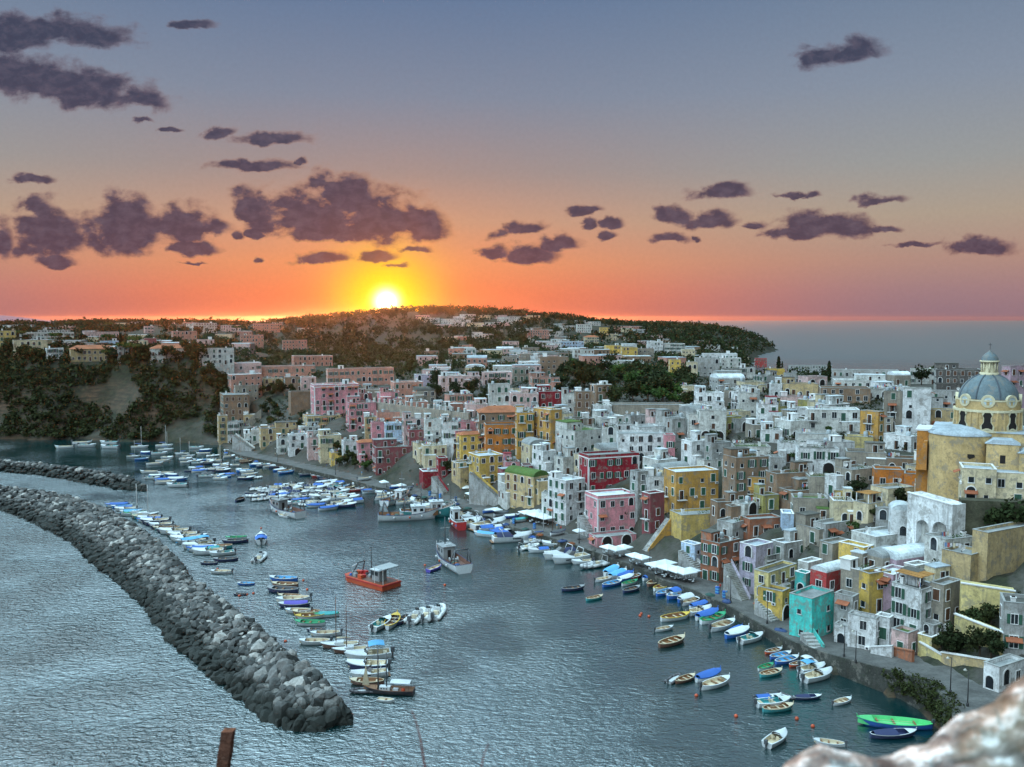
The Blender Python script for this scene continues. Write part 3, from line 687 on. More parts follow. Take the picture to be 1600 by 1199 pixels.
    if 'P' in style: # pergola on posts
        p=MB(); mo=pmat('awning_ochre',(.34,.17,.05),.85)
        for sx in(-1,1):
            for sy in(-1,1): p.bar((sx*w*.42,sy*d*.4,zr),(sx*w*.42,sy*d*.4,zr+2.5),.11,M_trim)
        for k in range(int(w/.9)): p.box(-w*.45+k*.9,-w*.45+k*.9+.7,-d*.45,d*.45,zr+2.5+.03*(k%2),zr+2.6+.03*(k%2),mo)
        p.build('pergola',root)
    if w>4 and d>4 and roof!='t' and 'V' not in style and 'Z' not in style:
        spots=[(sx*w*.28,sy*d*.26) for sx in(-1,1) for sy in(-1,1)]; rs.shuffle(spots)
        if 'H' in style or rs.random()<.3: x,y=spots.pop(); y=abs(y); inst('stair_hut',WM['stair_hut'],root,(x,y,zr),rs.choice([0,-math.pi/2]),(1,1,rs.uniform(.7,1)))
        if rs.random()<.7: x,y=spots.pop(); inst('chimney',WM['chimney'],root,(x,y,zr),0,(1,1,rs.uniform(.6,1.2)))
        if not far:
            if rs.random()<.6: inst('aerial',WM['aerial'],root,(rs.uniform(-.35,.35)*w,rs.uniform(-.1,.4)*d,zr),rs.uniform(0,3),(1,1,rs.uniform(.6,1.1)))
            if rs.random()<.45: x,y=spots.pop(); inst('water_tank',WM['water_tank'],root,(x,y,zr+.3))
            if rs.random()<.5 and spots: x,y=spots.pop(); inst('washing_line',WM['washing_line'],root,(x,y,zr),rs.uniform(-1,1))
            if rs.random()<.45: inst('satellite_dish',WM['satellite_dish'],root,(rs.choice([-1,1])*w*.42,rs.uniform(-.4,.4)*d,zr),rs.uniform(-.8,.3),(1.1,1.1,1.1))
            if rs.random()<.5: inst('pot_plants',WM['pot_plants'],root,(0,-d/2+.6,zr))
    FOOT.append((cx,cy,rz,w,d,z))
    px,py=proj(cx,cy,z+h*.6)
    hh=[b for a,b in SIZEW if h<=a][0]
    rn='vaulted white roof' if 'V' in style and roof=='w' else ('vaulted roof' if 'V' in style else RN[roof])
    if label: tag(root,label,cat,GROUPH)
    else:
        root['category']=cat; root['group']=GROUPH
        LAB.append((root,f"{hh} {CN.get(col,col)} {cat}",rn,px,py))
    return root
HN=[0]
def hero(x0,xc,x1,yt,yb,yaw,col,roof='g',style='',label=None,Y=None,name='house',seed=None,depth=None,zb=None,cat='house'):
    HN[0]+=1
    if Y is None: X,Yw,z=hit(xc,yb)
    else:
        Yw=Y; z=ztop(Y,yb); Z=Yw*CP-(z-H)*SP; X=(xc-800)/F*Z
    if zb is not None: z=zb
    frontal=xc-x0<=5 and yaw<45
    if frontal: xc=(x0+xc)/2; yaw=-math.degrees(math.atan2(X,Yw))+(3 if xc-x0<1 else 8)+((HN[0]*37)%9-4)*.8
    th=R(yaw); t=(math.cos(th),math.sin(th)); u=(-math.sin(th),math.cos(th)); C=(X,Yw)
    w=solve_len(C,t,x1,z) if x1>xc else 6.; d=solve_len(C,u,x0,z) if xc>x0 else 0
    if not(0<w<60): w=8.
    if frontal or xc-x0<2 or not(0<d<60): d=depth or min(10,max(5,w*.7))
    w=min(max(w,2.),45); d=min(max(d,2.5),30)
    if depth: d=depth
    h=max(2.2,ztop(Yw,yt)-z)
    cx=C[0]+t[0]*w/2+u[0]*d/2; cy=C[1]+t[1]*w/2+u[1]*d/2
    SCRB.append((min(x0,xc),x1,yt,yb,Yw))
    far=Yw>430
    fc=(0,1,2) if frontal else (0,1)
    return house(cx,cy,z,th,w,d,h,col,roof,style,seed if seed is not None else HN[0],far,name,label,fc,cat=cat), (cx,cy,z,th,w,d,h)
def make_heroes():
    h=hero
    # ---- right: town above, around the church
    h(1409,1409,1453,607,676,12,'white','v','Z','tall white house with two big square dark windows left of the church')
    h(1380,1380,1409,611,674,12,'stone','g','')
    h(1380,1423,1450,683,707,33,'white','w','')
    h(1343,1371,1380,644,698,38,'ochre','g','')
    h(1262,1262,1343,640,673,8,'offwhite','w','B')
    h(1282,1282,1360,606,629,4,'brown','d','Z')
    h(1304,1304,1385,594,607,4,'offwhite','w','')
    h(1463,1463,1532,577,612,6,'dark','d','','long dark stone building on the skyline just left of the church dome')
    h(1563,1577,1640,572,640,20,'mauve','c','','mauve building with cream side wall right of the church dome')
    h(1422,1422,1462,577,600,5,'offwhite','v','')
    h(1300,1300,1404,578,601,5,'grey','g','')
    h(1453,1453,1499,640,672,6,'sand','g','Z')
    h(1455,1455,1500,611,640,6,'grey','d','')
    h(1322,1322,1384,706,738,6,'stone','d','')
    h(1384,1384,1444,716,738,6,'brown','d','')
    h(1322,1322,1364,682,702,6,'pale_yellow','g','N')
    h(1366,1366,1412,733,762,5,'orange','g','Z','small orange flat-roofed house left of the church')
    h(1412,1412,1432,740,765,5,'orange','d','N')
    h(1431,1431,1452,731,763,5,'white','w','VN')
    h(1430,1430,1462,754,778,5,'yellow','g','')
    h(1390,1392,1427,797,839,20,'white','w','V')
    h(1368,1368,1391,793,818,8,'grey','g','')
    h(1333,1356,1381,788,820,30,'cream','d','P')
    h(1304,1304,1333,766,785,5,'sandy_yellow','g','N')
    h(1300,1302,1335,783,818,10,'cream','w','B')
    h(1288,1306,1318,745,780,30,'white','w','')
    h(1330,1368,1446,840,862,25,'offwhite','w','N')
    h(1310,1349,1364,856,880,35,'yellow','w','Z')
    h(1363,1400,1490,876,901,24,'mauve','w','VN')
    h(1341,1357,1391,897,960,22,'yellow','d','Z','tall narrow yellow block standing over the white waterfront houses')
    h(1391,1437,1462,922,1012,35,'white','d','P','white house with pointed pillars and ochre pergola above a wide arch')
    h(1324,1368,1375,968,1020,50,'white','d','')
    h(1371,1389,1397,966,1014,45,'white','w','')
    h(1302,1330,1340,933,1000,45,'grey','d','')
    h(1303,1328,1334,980,1010,50,'white','d','Z')
    h(1437,1455,1470,1000,1030,35,'pale_yellow','w','N')
    h(1448,1458,1472,978,1012,30,'grey','g','')
    h(1392,1418,1434,990,1030,35,'pale_pink','v','')
    h(1562,1566,1640,940,1030,18,'grey','d','B','grey house with balconies at the right edge above the promenade')
    h(1540,1560,1600,1043,1090,30,'white','g','','small white house at the inner end of the promenade')
    h(1458,1472,1500,915,990,35,'stone','g','')
    h(1415,1430,1452,885,920,30,'offwhite','w','')
    # ---- zone D
    h(1037,1056,1122,738,806,16,'ochre','w','Z','big orange-ochre house with white flat roof and yellow side wall')
    h(1046,1064,1136,806,850,16,'sandy_yellow','g','N')
    h(1128,1148,1199,716,792,18,'brown','d','','tall overgrown brown house right of the orange-ochre house')
    h(1160,1160,1197,745,782,14,'ochre','d','')
    h(1196,1213,1271,741,782,18,'brown','d','')
    h(1217,1236,1275,768,792,18,'brown','g','')
    h(1177,1192,1217,775,800,20,'olive','g','')
    h(1134,1142,1156,792,828,20,'brown','g','')
    h(1156,1171,1221,812,842,18,'brick','g','Z')
    h(1222,1222,1240,803,832,10,'blue','w','N')
    h(1239,1239,1293,778,812,12,'stone','v','')
    h(1243,1279,1318,828,856,25,'stone','d','')
    h(1094,1123,1155,850,915,38,'brick','d','A','brown brick corner house with dark roof and orange shop front')
    h(1064,1085,1096,852,896,38,'blue','b','','small pale blue house beside the stairs behind the parasols')
    h(1154,1179,1206,854,934,38,'lilac','b','Z','tall lilac-grey house with blue-grey roof beside the arched stair')
    h(1178,1197,1252,870,905,34,'grey','v','Z')
    h(1178,1200,1244,895,962,40,'pale_yellow','d','','yellow waterfront house between the lilac-grey house and the aqua house')
    h(1184,1222,1234,925,976,46,'yellow','d','AZX','low golden-yellow front with an arch and stair beside the aqua house')
    h(1233,1268,1302,936,1004,40,'aqua','g','BZ','aqua house on the promenade')
    h(1242,1258,1268,897,936,40,'teal','w','')
    h(1265,1290,1327,896,935,36,'red','w','V','red house with white domed roof above the aqua house')
    h(1252,1262,1284,880,915,36,'offwhite','w','')
    h(1205,1225,1262,850,880,30,'grey','b','')
    h(1280,1300,1330,850,880,30,'stone','g','')
    h(1270,1290,1335,820,850,30,'grey','g','')
    # ---- zone C
    h(904,919,998,712,778,20,'crimson','g','TZ','crimson house with white corner trim and flat roof')
    h(966,966,1037,678,728,10,'white','g','Z')
    h(868,898,941,674,712,30,'offwhite','v','')
    h(868,870,898,670,706,25,'white','w','')
    h(940,942,966,668,712,15,'offwhite','g','')
    h(1036,1038,1054,680,728,15,'pink','g','B')
    h(922,932,956,602,640,22,'brown','w','')
    h(878,880,900,616,652,15,'offwhite','g','')
    h(898,900,923,612,654,15,'brown','g','')
    h(833,860,878,641,706,34,'ochre','w','B','tall ochre house right of the long yellow loggia house')
    h(841,843,877,612,640,12,'crimson','w','')
    h(926,928,956,634,652,10,'white','w','')
    h(956,957,1078,633,648,6,'stone','g','NZ','long stone garden wall building below the dark trees')
    h(925,940,975,652,668,25,'offwhite','w','')
    h(975,985,1010,650,668,25,'grey','g','')
    h(1008,1020,1045,652,675,25,'pale_pink','g','')
    h(1040,1050,1072,655,690,25,'grey','g','')
    h(1086,1088,1130,614,646,12,'white','w','')
    h(1071,1076,1092,648,690,20,'offwhite','g','')
    h(1090,1092,1134,642,690,12,'offwhite','g','A')
    h(1064,1064,1090,603,620,5,'cream','w','')
    h(1064,1080,1102,690,728,30,'white','w','')
    h(1100,1112,1142,693,730,25,'grey','g','')
    h(831,848,869,706,742,32,'white','w','H')
    h(866,880,906,715,748,30,'offwhite','g','')
    h(856,884,914,752,826,36,'white','w','BH','white stepped waterfront house left of the pink waterfront house')
    h(846,868,884,775,815,36,'offwhite','g','')
    h(1008,1011,1037,745,782,20,'white','g','')
    h(984,996,1012,738,790,30,'grey','g','')
    h(914,934,994,776,844,20,'pink','w','TZ','pink waterfront house with pale trim and stepped roof terrace')
    h(920,933,994,840,859,20,'pink','g','AZX','arcaded pink ground floor with lit arches behind the parasols')
    h(1003,1016,1038,772,838,30,'maroon','w','','narrow maroon house between the pink house and the orange-ochre house')
    # ---- zone C right / white quarter
    h(1129,1132,1152,610,640,15,'stone','g','')
    h(1152,1155,1182,614,650,15,'offwhite','g','')
    h(1180,1184,1215,632,668,18,'white','c','')
    h(1202,1204,1222,600,620,10,'white','w','')
    h(1222,1224,1278,600,620,8,'sand','d','')
    h(1215,1218,1262,620,640,8,'pale_pink','c','')
    h(1232,1234,1262,638,660,14,'white','w','')
    h(1140,1150,1180,655,676,22,'grey','g','A')
    h(1188,1190,1222,672,692,12,'white','w','')
    h(1215,1217,1244,692,724,14,'white','d','B')
    h(1245,1247,1310,678,704,10,'offwhite','g','')
    h(1243,1247,1310,700,742,12,'white','d','A','long white house on two big arches left of the church')
    h(1145,1147,1204,698,716,10,'offwhite','v','N')
    h(1088,1100,1130,720,738,25,'offwhite','g','')
    h(1200,1204,1222,715,738,16,'grey','g','')
    h(1310,1312,1325,725,748,12,'grey','g','')
    h(1262,1264,1300,745,778,14,'stone','v','')
    # ---- zone B
    h(747,749,818,645,702,14,'brown','t','','long brownish house with a row of purple windows over the yellow loggia house')
    h(757,759,808,664,716,14,'orange','d','BZ','orange-yellow loggia house with tall open bays')
    h(713,720,768,680,722,24,'yellow','t','')
    h(733,750,787,713,772,26,'yellow','b','A','yellow waterfront house with grey-white roof and outside stair')
    h(806,808,834,645,716,18,'ochre','g','')
    h(586,588,651,700,742,10,'maroon','g','','low maroon waterfront house with white-framed windows')
    h(660,662,698,697,732,14,'cream','w','A')
    h(659,661,708,738,764,12,'crimson','b','N')
    h(684,686,700,716,748,14,'crimson','g','')
    h(661,664,690,656,700,16,'offwhite','w','')
    h(690,692,716,660,704,16,'white','g','')
    h(600,603,628,662,702,16,'blue','w','')
    h(578,582,602,660,702,18,'pink','g','')
    h(628,631,662,655,694,16,'pale_pink','g','')
    h(676,680,706,636,660,16,'white','w','')
    h(636,640,662,672,702,16,'maroon','g','')
    h(789,834,857,746,792,42,'sand','v','VA','tan vaulted waterfront house with two large arched windows')
    h(786,790,812,722,752,18,'pink','c','')
    h(812,816,832,728,756,20,'maroon','g','')
    h(763,765,797,601,646,12,'offwhite','g','A')
    h(796,798,841,615,648,12,'pale_pink','w','')
    h(820,822,841,640,660,12,'grey','g','')
    h(727,729,762,632,652,12,'pale_pink','w','')
    h(687,689,726,588,612,10,'pale_pink','w','')
    h(648,650,675,586,607,10,'lilac','w','')
    h(614,616,661,598,622,10,'salmon','w','')
    h(830,832,874,590,612,10,'salmon','g','')
    h(752,754,800,582,602,8,'pale_pink','w','')
    h(800,802,836,576,596,8,'stone','g','')
    h(842,844,888,558,588,8,'brown','g','')
    # ---- zone A
    h(337,342,356,650,692,28,'sand','g','')
    h(344,350,390,618,672,24,'brown','g','')
    h(353,356,375,660,693,22,'white','g','A','white building with a tall arch at the foot of the cliff by the water')
    h(359,362,410,586,625,16,'salmon','w','')
    h(362,364,409,568,592,12,'pale_pink','w','')
    h(365,368,404,603,630,16,'stone','g','')
    h(408,410,493,573,596,8,'salmon','g','')
    h(410,412,442,592,612,8,'sand','g','A')
    h(444,446,472,590,612,8,'brown','g','')
    h(469,471,494,590,610,8,'pale_pink','w','')
    h(457,459,520,557,573,6,'salmon','w','')
    h(453,455,492,613,650,8,'brown','g','NZ')
    h(489,492,561,602,656,12,'pink','w','T','long pink palace with a cornice standing on the cliff')
    h(543,546,588,630,676,14,'pink','g','')
    h(478,480,534,651,676,12,'sand','g','')
    h(405,408,469,670,702,12,'sand','d','')
    h(431,434,452,686,712,18,'offwhite','w','')
    h(449,452,480,680,716,16,'white','w','A')
    h(479,482,502,684,720,16,'pale_pink','g','')
    h(499,501,534,681,724,14,'cream','w','')
    h(534,537,560,690,726,16,'white','w','')
    h(558,561,588,692,730,16,'pink','t','')
    h(515,518,534,708,728,16,'yellow','d','')
    h(468,470,500,668,690,12,'offwhite','w','')
    h(568,571,588,652,690,16,'sand','g','')
    h(511,513,616,577,611,6,'salmon','g','','very long low salmon building on the slope behind the pink palace')
    h(560,563,582,615,650,14,'maroon','g','')
    # ---- left plateau
    for a in [(0,0,26,517,552,'sandy_yellow','g'),(22,22,75,532,562,'cream','d'),(32,32,116,520,533,'offwhite','w'),(73,73,100,545,562,'white','w'),(132,132,186,519,533,'pale_pink','g'),
              (111,111,186,546,567,'sand','t'),(184,184,202,540,568,'offwhite','g'),(157,157,186,533,547,'blue','g'),(226,226,245,529,546,'maroon','g'),(236,236,291,545,572,'offwhite','t'),
              (312,312,366,545,571,'offwhite','g'),(309,309,335,531,547,'pale_pink','g'),(270,270,308,518,536,'salmon','g'),(302,302,339,505,521,'offwhite','w'),(226,226,241,510,521,'pale_pink','g'),
              (345,345,376,509,517,'pale_pink','w'),(376,376,412,524,540,'salmon','g'),(396,396,440,506,520,'salmon','w'),(200,200,232,533,548,'cream','g'),(60,60,110,516,524,'offwhite','g'),(442,442,480,532,548,'salmon','g')]:
        h(a[0],a[1],a[2],a[3],a[4],4,a[5],a[6],'')
    # ---- far mid town, measured landmarks
    for a in [(945,947,971,540,558,'yellow','g'),(970,972,996,543,560,'yellow','g'),(1045,1047,1064,562,588,'yellow','g'),(1178,1180,1198,560,574,'red','g'),(1195,1197,1226,576,592,'yellow','d'),
              (996,998,1022,545,560,'stone','d'),(1010,1012,1036,534,552,'white','w'),(1036,1038,1070,537,553,'offwhite','w'),(1064,1066,1086,546,560,'cream','w'),(1098,1100,1152,553,572,'white','w'),
              (1125,1127,1158,560,580,'offwhite','w'),(900,902,925,507,520,'offwhite','w'),(935,937,952,512,521,'yellow','g'),(945,947,966,522,532,'cream','g'),(860,862,885,530,540,'white','g'),
              (823,825,858,516,528,'salmon','g'),(874,876,912,534,544,'blue','w'),(895,897,928,546,560,'offwhite','g'),(912,914,936,527,540,'cream','t'),(810,812,842,553,571,'stone','w'),
              (728,730,744,545,561,'white','w'),(700,702,726,545,558,'salmon','g'),(1085,1087,1124,560,588,'grey','g'),(1072,1074,1090,566,590,'cream','g'),(942,944,1006,564,576,'offwhite','w'),
              (1232,1234,1300,571,590,'grey','g'),(1155,1157,1180,575,592,'offwhite','g'),(1226,1228,1262,584,600,'grey','g')]:
        h(a[0],a[1],a[2],a[3],a[4],5,a[5],a[6],'')
def overlap(cx,cy,r,ex=0.):
    for (x,y,rz,w,d,z) in FOOT:
        if math.hypot(x-cx,y-cy)<r+min(w,d)*.5+ (abs(w-d)*.18)-ex: return True
    return False
FARB=MB()
def fill():
    rs=random.Random(21)
    def region(n,poly,wr,hr,cols,far,roofs='wwgggbd',cover=.3,yaw=(0,20)):
        made=0; tries=0; xs=[p[0] for p in poly]; ys=[p[1] for p in poly]
        while made<n and tries<n*26:
            tries+=1; px=rs.uniform(min(xs),max(xs)); py=rs.uniform(min(ys),max(ys))
            c=False; k=len(poly)
            for i in range(k):
                x1,y1=poly[i];x2,y2=poly[(i+1)%k]
                if (y1>py)!=(y2>py) and px<(x2-x1)*(py-y1)/(y2-y1)+x1: c=not c
            if not c: continue
            X,Y,z=hit(px,py)
            if Y>2400 or z<3: continue
            w=rs.uniform(*wr);d=rs.uniform(wr[0],wr[1])*.8;h=rs.uniform(*hr)
            if overlap(X,Y+d/2,min(w,d)*.5): continue
            Zc=Y; sw=w*F/Zc; sh=h*F/Zc; bx0,bx1,by0,by1=px-sw/2,px+sw/2,py-sh,py
            bad=False
            for (a0,a1,b0,b1,YY) in SCRB:
                if YY>Y:
                    ox=min(a1,bx1)-max(a0,bx0); oy=min(b1,by1)-max(b0,by0)
                    if ox>0 and oy>0 and ox*oy>cover*min((a1-a0)*(b1-b0),sw*sh): bad=True;break
            if bad: continue
            made+=1; HN[0]+=1
            if HN[0]>308:
                rz=R(rs.uniform(*yaw)); c_,s_=math.cos(rz),math.sin(rz); q=MB(); col=rs.choice(cols); q.box(-w/2,w/2,-d/2,d/2,-4,h,wall(col),False); q.box(-w/2-.1,w/2+.1,-d/2-.1,d/2+.1,h,h+.25,roofm(rs.choice(roofs)))
                nc=max(1,int(w/3)); nf=max(1,int(h/3))
                for f in range(nf):
                    for k in range(nc):
                        if rs.random()<.2: continue
                        xx=-w/2+(k+.5)*w/nc; q.box(xx-.5,xx+.5,-d/2-.04,-d/2+.02,f*3+.9,f*3+2.4,M_glass)
                for vs_,m_ in ((q,None),):
                    base=len(FARB.v); FARB.v.extend([(X+a*c_-b*s_,Y+d/2+a*s_+b*c_,z+e) for a,b,e in q.v]); FARB.sm+=q.sm
                    for f_,mi in zip(q.f,q.mi): FARB.f.append(tuple(i+base for i in f_)); FARB.mi.append(FARB.mat(q.mats[mi]))
                FOOT.append((X,Y+d/2,rz,w,d,z)); continue
            st=rs.choice(['','','','B','H','A','V'] if not far else ['','','','V'])
            house(X,Y+d/2,z,R(rs.uniform(*yaw)),w,d,h,rs.choice(cols),rs.choice(roofs),st,HN[0],far,faces=(0,1) if px>600 else (0,))
    wh=['white','offwhite','offwhite','grey','cream','stone','pale_pink']; wr=['pale_pink','offwhite','salmon','stone','cream','pink','white']
    region(16,[(1070,640),(1300,640),(1330,720),(1300,860),(1150,850),(1080,760)],(6,10),(3.5,6.5),['white','offwhite','grey','stone','stone','olive','cream'],False,yaw=(12,34))
    region(12,[(860,650),(1060,650),(1060,760),(1000,770),(860,740)],(6,10),(4,7),wh,False,yaw=(12,32))
    region(14,[(560,610),(860,600),(860,740),(600,720)],(6,11),(3.5,7),wr,False,yaw=(8,26))
    region(8,[(1130,590),(1460,590),(1460,640),(1150,640)],(8,13),(3.5,6),wh,False,yaw=(4,20))
    region(5,[(1320,700),(1460,700),(1500,900),(1330,900)],(5,8),(3,5),['stone','grey','cream','offwhite'],False,yaw=(15,35))
    region(12,[(1340,880),(1440,850),(1510,900),(1500,960),(1400,930),(1340,940)],(4.5,7),(3,5),['white','offwhite','stone','grey','cream','mauve'],False,yaw=(15,40),cover=.2)
    region(10,[(1120,790),(1300,800),(1340,900),(1240,890),(1120,850)],(4.5,7.5),(3,5),['stone','grey','olive','brown','offwhite'],False,yaw=(15,40),cover=.22)
    region(12,[(600,705),(700,722),(850,765),(865,800),(740,772),(600,742)],(5.5,9),(4,7),['cream','pale_pink','offwhite','maroon','sand'],False,yaw=(20,34),cover=.3)
    region(5,[(380,650),(420,690),(400,706),(360,690)],(5,8),(3.5,6),['sand','offwhite'],False,yaw=(10,25))
    region(30,[(620,560),(880,545),(900,580),(860,600),(700,612),(640,590)],(10,16),(3.5,7),wr+['brown'],True,yaw=(-5,15))
    region(64,[(690,520),(900,505),(1100,530),(1195,565),(1060,575),(880,575),(720,560)],(12,20),(4,7.5),['offwhite','cream','stone','pale_pink','white','salmon','grey','brown'],True,yaw=(-5,15))
    region(20,[(640,500),(830,498),(880,515),(700,518)],(16,24),(5,7),['offwhite','pale_pink','cream'],True,yaw=(-5,10))
    region(34,[(0,500),(480,500),(480,530),(360,560),(0,556)],(12,20),(4,7),['offwhite','cream','salmon','pale_pink'],True,yaw=(-5,10))
    region(6,[(1100,572),(1250,578),(1280,596),(1100,600)],(9,14),(3.5,6),wh,True,yaw=(0,12))
# ------------------------------------------------------------ labels that single each house out
LM=[("the domed church",1545,700),("the crimson house",950,742),("the pink waterfront house",953,812),("the aqua house",1265,965),("the orange-ochre house",1085,768),
("the yellow loggia house",782,690),("the maroon waterfront house",620,722),("the pink palace",525,630),("the white viaduct",1455,812),("the domed red house",1296,914),
("the white cliff-foot arch",364,676),("the wooded headland",1110,530),("the lilac-grey house",1175,890),("the tall yellow block",1366,930),("the battlemented wall",650,632),
("the dark tree belt",970,605),("the sunlit hilltop",640,500),("the far left cliff",170,610),("the left edge",5,540),("the tan vaulted house",822,768),("the overgrown brown house",1165,755),("the long arched white house",1276,722),("the cliff retaining wall",472,632)]
def direction(px,py):
    best=min(LM,key=lambda l:math.hypot(l[1]-px,(l[2]-py)*1.5)); dx=px-best[1]; dy=(py-best[2])*1.5
    if best[0]=='the left edge': return 'near the left edge'
    if abs(dx)>2.2*abs(dy): r='right of' if dx>0 else 'left of'
    elif abs(dy)>2.2*abs(dx): r='below' if dy>0 else 'above'
    else: r=('below' if dy>0 else 'above')+(' right of' if dx>0 else ' left of')
    return r.replace('above right','upper right').replace('above left','upper left').replace('below right','lower right').replace('below left','lower left')+' '+best[0]
ORD=['first','second','third','fourth','fifth','sixth','seventh','eighth','ninth','tenth','eleventh','twelfth','thirteenth','fourteenth','fifteenth','sixteenth','seventeenth','eighteenth','nineteenth','twentieth']
def ordinal(i): 
    if i<20: return ORD[i]
    t={2:'twenty',3:'thirty',4:'forty',5:'fifty',6:'sixty'}[(i+1)//10]
    return t+('-'+ORD[(i+1)%10-1] if (i+1)%10 else 'th').replace('-th','th')
def resolve(items):
    """items: (obj, base, feature, px, py)"""
    from collections import defaultdict
    g=defaultdict(list)
    for it in items:
        g[f"{it[1]}"+(f", {it[2]}" if it[2] else '')+', '+direction(it[3],it[4])].append(it)
    for k,L in g.items():
        if len(L)==1: L[0][0]['label']=k; continue
        L.sort(key=lambda i:i[3])
        for i,it in enumerate(L):
            if i==0: s='leftmost'
            elif i==len(L)-1: s='rightmost'
            else: s=f'{ordinal(i)} from left'
            t=k+', '+s
            if len(t.replace(',',' ').split())>16: t=f"{it[1]} "+direction(it[3],it[4])+', '+s
            it[0]['label']=t
# ============================================================ boats
def bm_(n,c,r=.45,v=.15,rv=.1): return pmat(n,c,r,var=v,rndv=rv,spec=.5)
BC={'white':(.56,.61,.63),'blue':(.03,.12,.42),'navy':(.02,.03,.09),'sky':(.10,.36,.62),'green':(.03,.30,.14),'red':(.42,.03,.03),'teal':(.05,.30,.32),'orange':(.48,.075,.025),
'wood':(.22,.11,.05),'black':(.015,.015,.02),'cream':(.55,.48,.34),'yellow':(.6,.42,.06),'grey':(.25,.27,.28),'brown':(.14,.07,.05),'lgreen':(.10,.55,.20),'dgrey':(.07,.08,.09),'violet':(.10,.08,.42)}
def bmat(k): return bm_('boat_'+k,BC[k])
def hull(mb,L,B,D,mo,mi,mt,stern='transom',bowrake=.12,sheer=.35,floor=.25,rim=.08,draft=.25,ns=14,fine=.75):
    """open lofted hull; x forward, z=0 at the water"""
    st=[]
    for i in range(ns+1):
        s=i/ns; x=-L/2+L*s
        if stern=='transom': b=B/2*(.80+.2*math.sin(min(1,s/.45)*math.pi/2)) if s<.45 else B/2*max(0,1-((s-.45)/.55)**(1.7/fine))**.8
        else:
            q=abs(s-.48)/.52; b=B/2*max(0.,1-q**2.2)**.75
        z=D*(1+sheer*((s-.4)/.6)**2*(1 if s>.4 else .45)); st.append((x,max(b,.015),z))
    rows=[]
    for x,b,z in st:
        k=bowrake*L*max(0,(x/L+.5-.8)/.2)
        pr=[(-b,z),(-b*.9,z*.35),(-b*.62,-draft*.6),(0,-draft)]
        row=[]
        for (yy,zz) in pr: row.append((x-k*(1-max(0,zz)/z if z else 0)*.8,yy,zz))
        for (yy,zz) in pr[-2::-1]: row.append((x-k*(1-max(0,zz)/z)*.8,-yy,zz))
        rows.append(row)
    n=len(rows[0]); vs=[p for r in rows for p in r]; fs=[]
    for i in range(ns):
        for j in range(n-1): fs.append((i*n+j,(i+1)*n+j,(i+1)*n+j+1,i*n+j+1))
    mb.add(vs,fs,mo,True); mb.add(rows[0],[tuple(range(n))],mo)
    # gunwale rim and inside
    v2=[];
    for i,(x,b,z) in enumerate(st):
        bi=max(b-rim,.005); xx=min(max(x,-L/2+rim),L/2-rim*2.5)
        v2+=[(x,-b-.03,z+.03),(xx,-bi,z+.035),(xx,-bi*.85,floor),(xx,bi*.85,floor),(xx,bi,z+.035),(x,b+.03,z+.03),(x,-b-.03,z-.06),(x,b+.03,z-.06)]
    f2=[];f3=[];f4=[]
    for i in range(ns):
        a=8*i;b=a+8
        f2+=[(a,a+1,b+1,b),(a+4,a+5,b+5,b+4),(a+6,a,b,b+6),(a+5,a+7,b+7,b+5)]; f3+=[(a+1,a+2,b+2,b+1),(a+3,a+4,b+4,b+3),(a+2,a+3,b+3,b+2)]
    f2+=[(0,6,7,5,4,1)] ; f3+=[(1,4,3,2)]
    mb.add(v2,f2,mt); mb.add(v2,f3,mi); return st
def hb(st,x):
    for (x0,b0,z0),(x1,b1,z1) in zip(st,st[1:]):
        if x0<=x<=x1: t=(x-x0)/(x1-x0); return b0+(b1-b0)*t,z0+(z1-z0)*t
    return st[-1][1],st[-1][2]
def deck(mb,st,x0,x1,m,zoff=.0,crown=.12,n=7,inset=.04):
    vs=[];fs=[]
    for i in range(n+1):
        x=x0+(x1-x0)*i/n; b,z=hb(st,x); b=max(b-inset,.01); vs+=[(x,-b,z+zoff+.045),(x,-b*.5,z+zoff+.045+crown*.8),(x,0,z+zoff+.045+crown),(x,b*.5,z+zoff+.045+crown*.8),(x,b,z+zoff+.045)]
    for i in range(n):
        for j in range(4): fs.append((5*i+j,5*i+5+j,5*i+6+j,5*i+1+j))
    mb.add(vs,fs,m,True)
def outboard(mb,x,z,s=1.):
    k=bmat('dgrey'); mb.box(x-.42*s,x-.02,-.17*s,.17*s,z+.05,z+.55*s,k); mb.box(x-.30*s,x-.12*s,-.08*s,.08*s,-.4,z+.05,k); mb.box(x-.06,x+.08,-.12,.12,z-.2,z+.12,M_iron)
def boat_root(n): return empty(n,(0,0,-50))
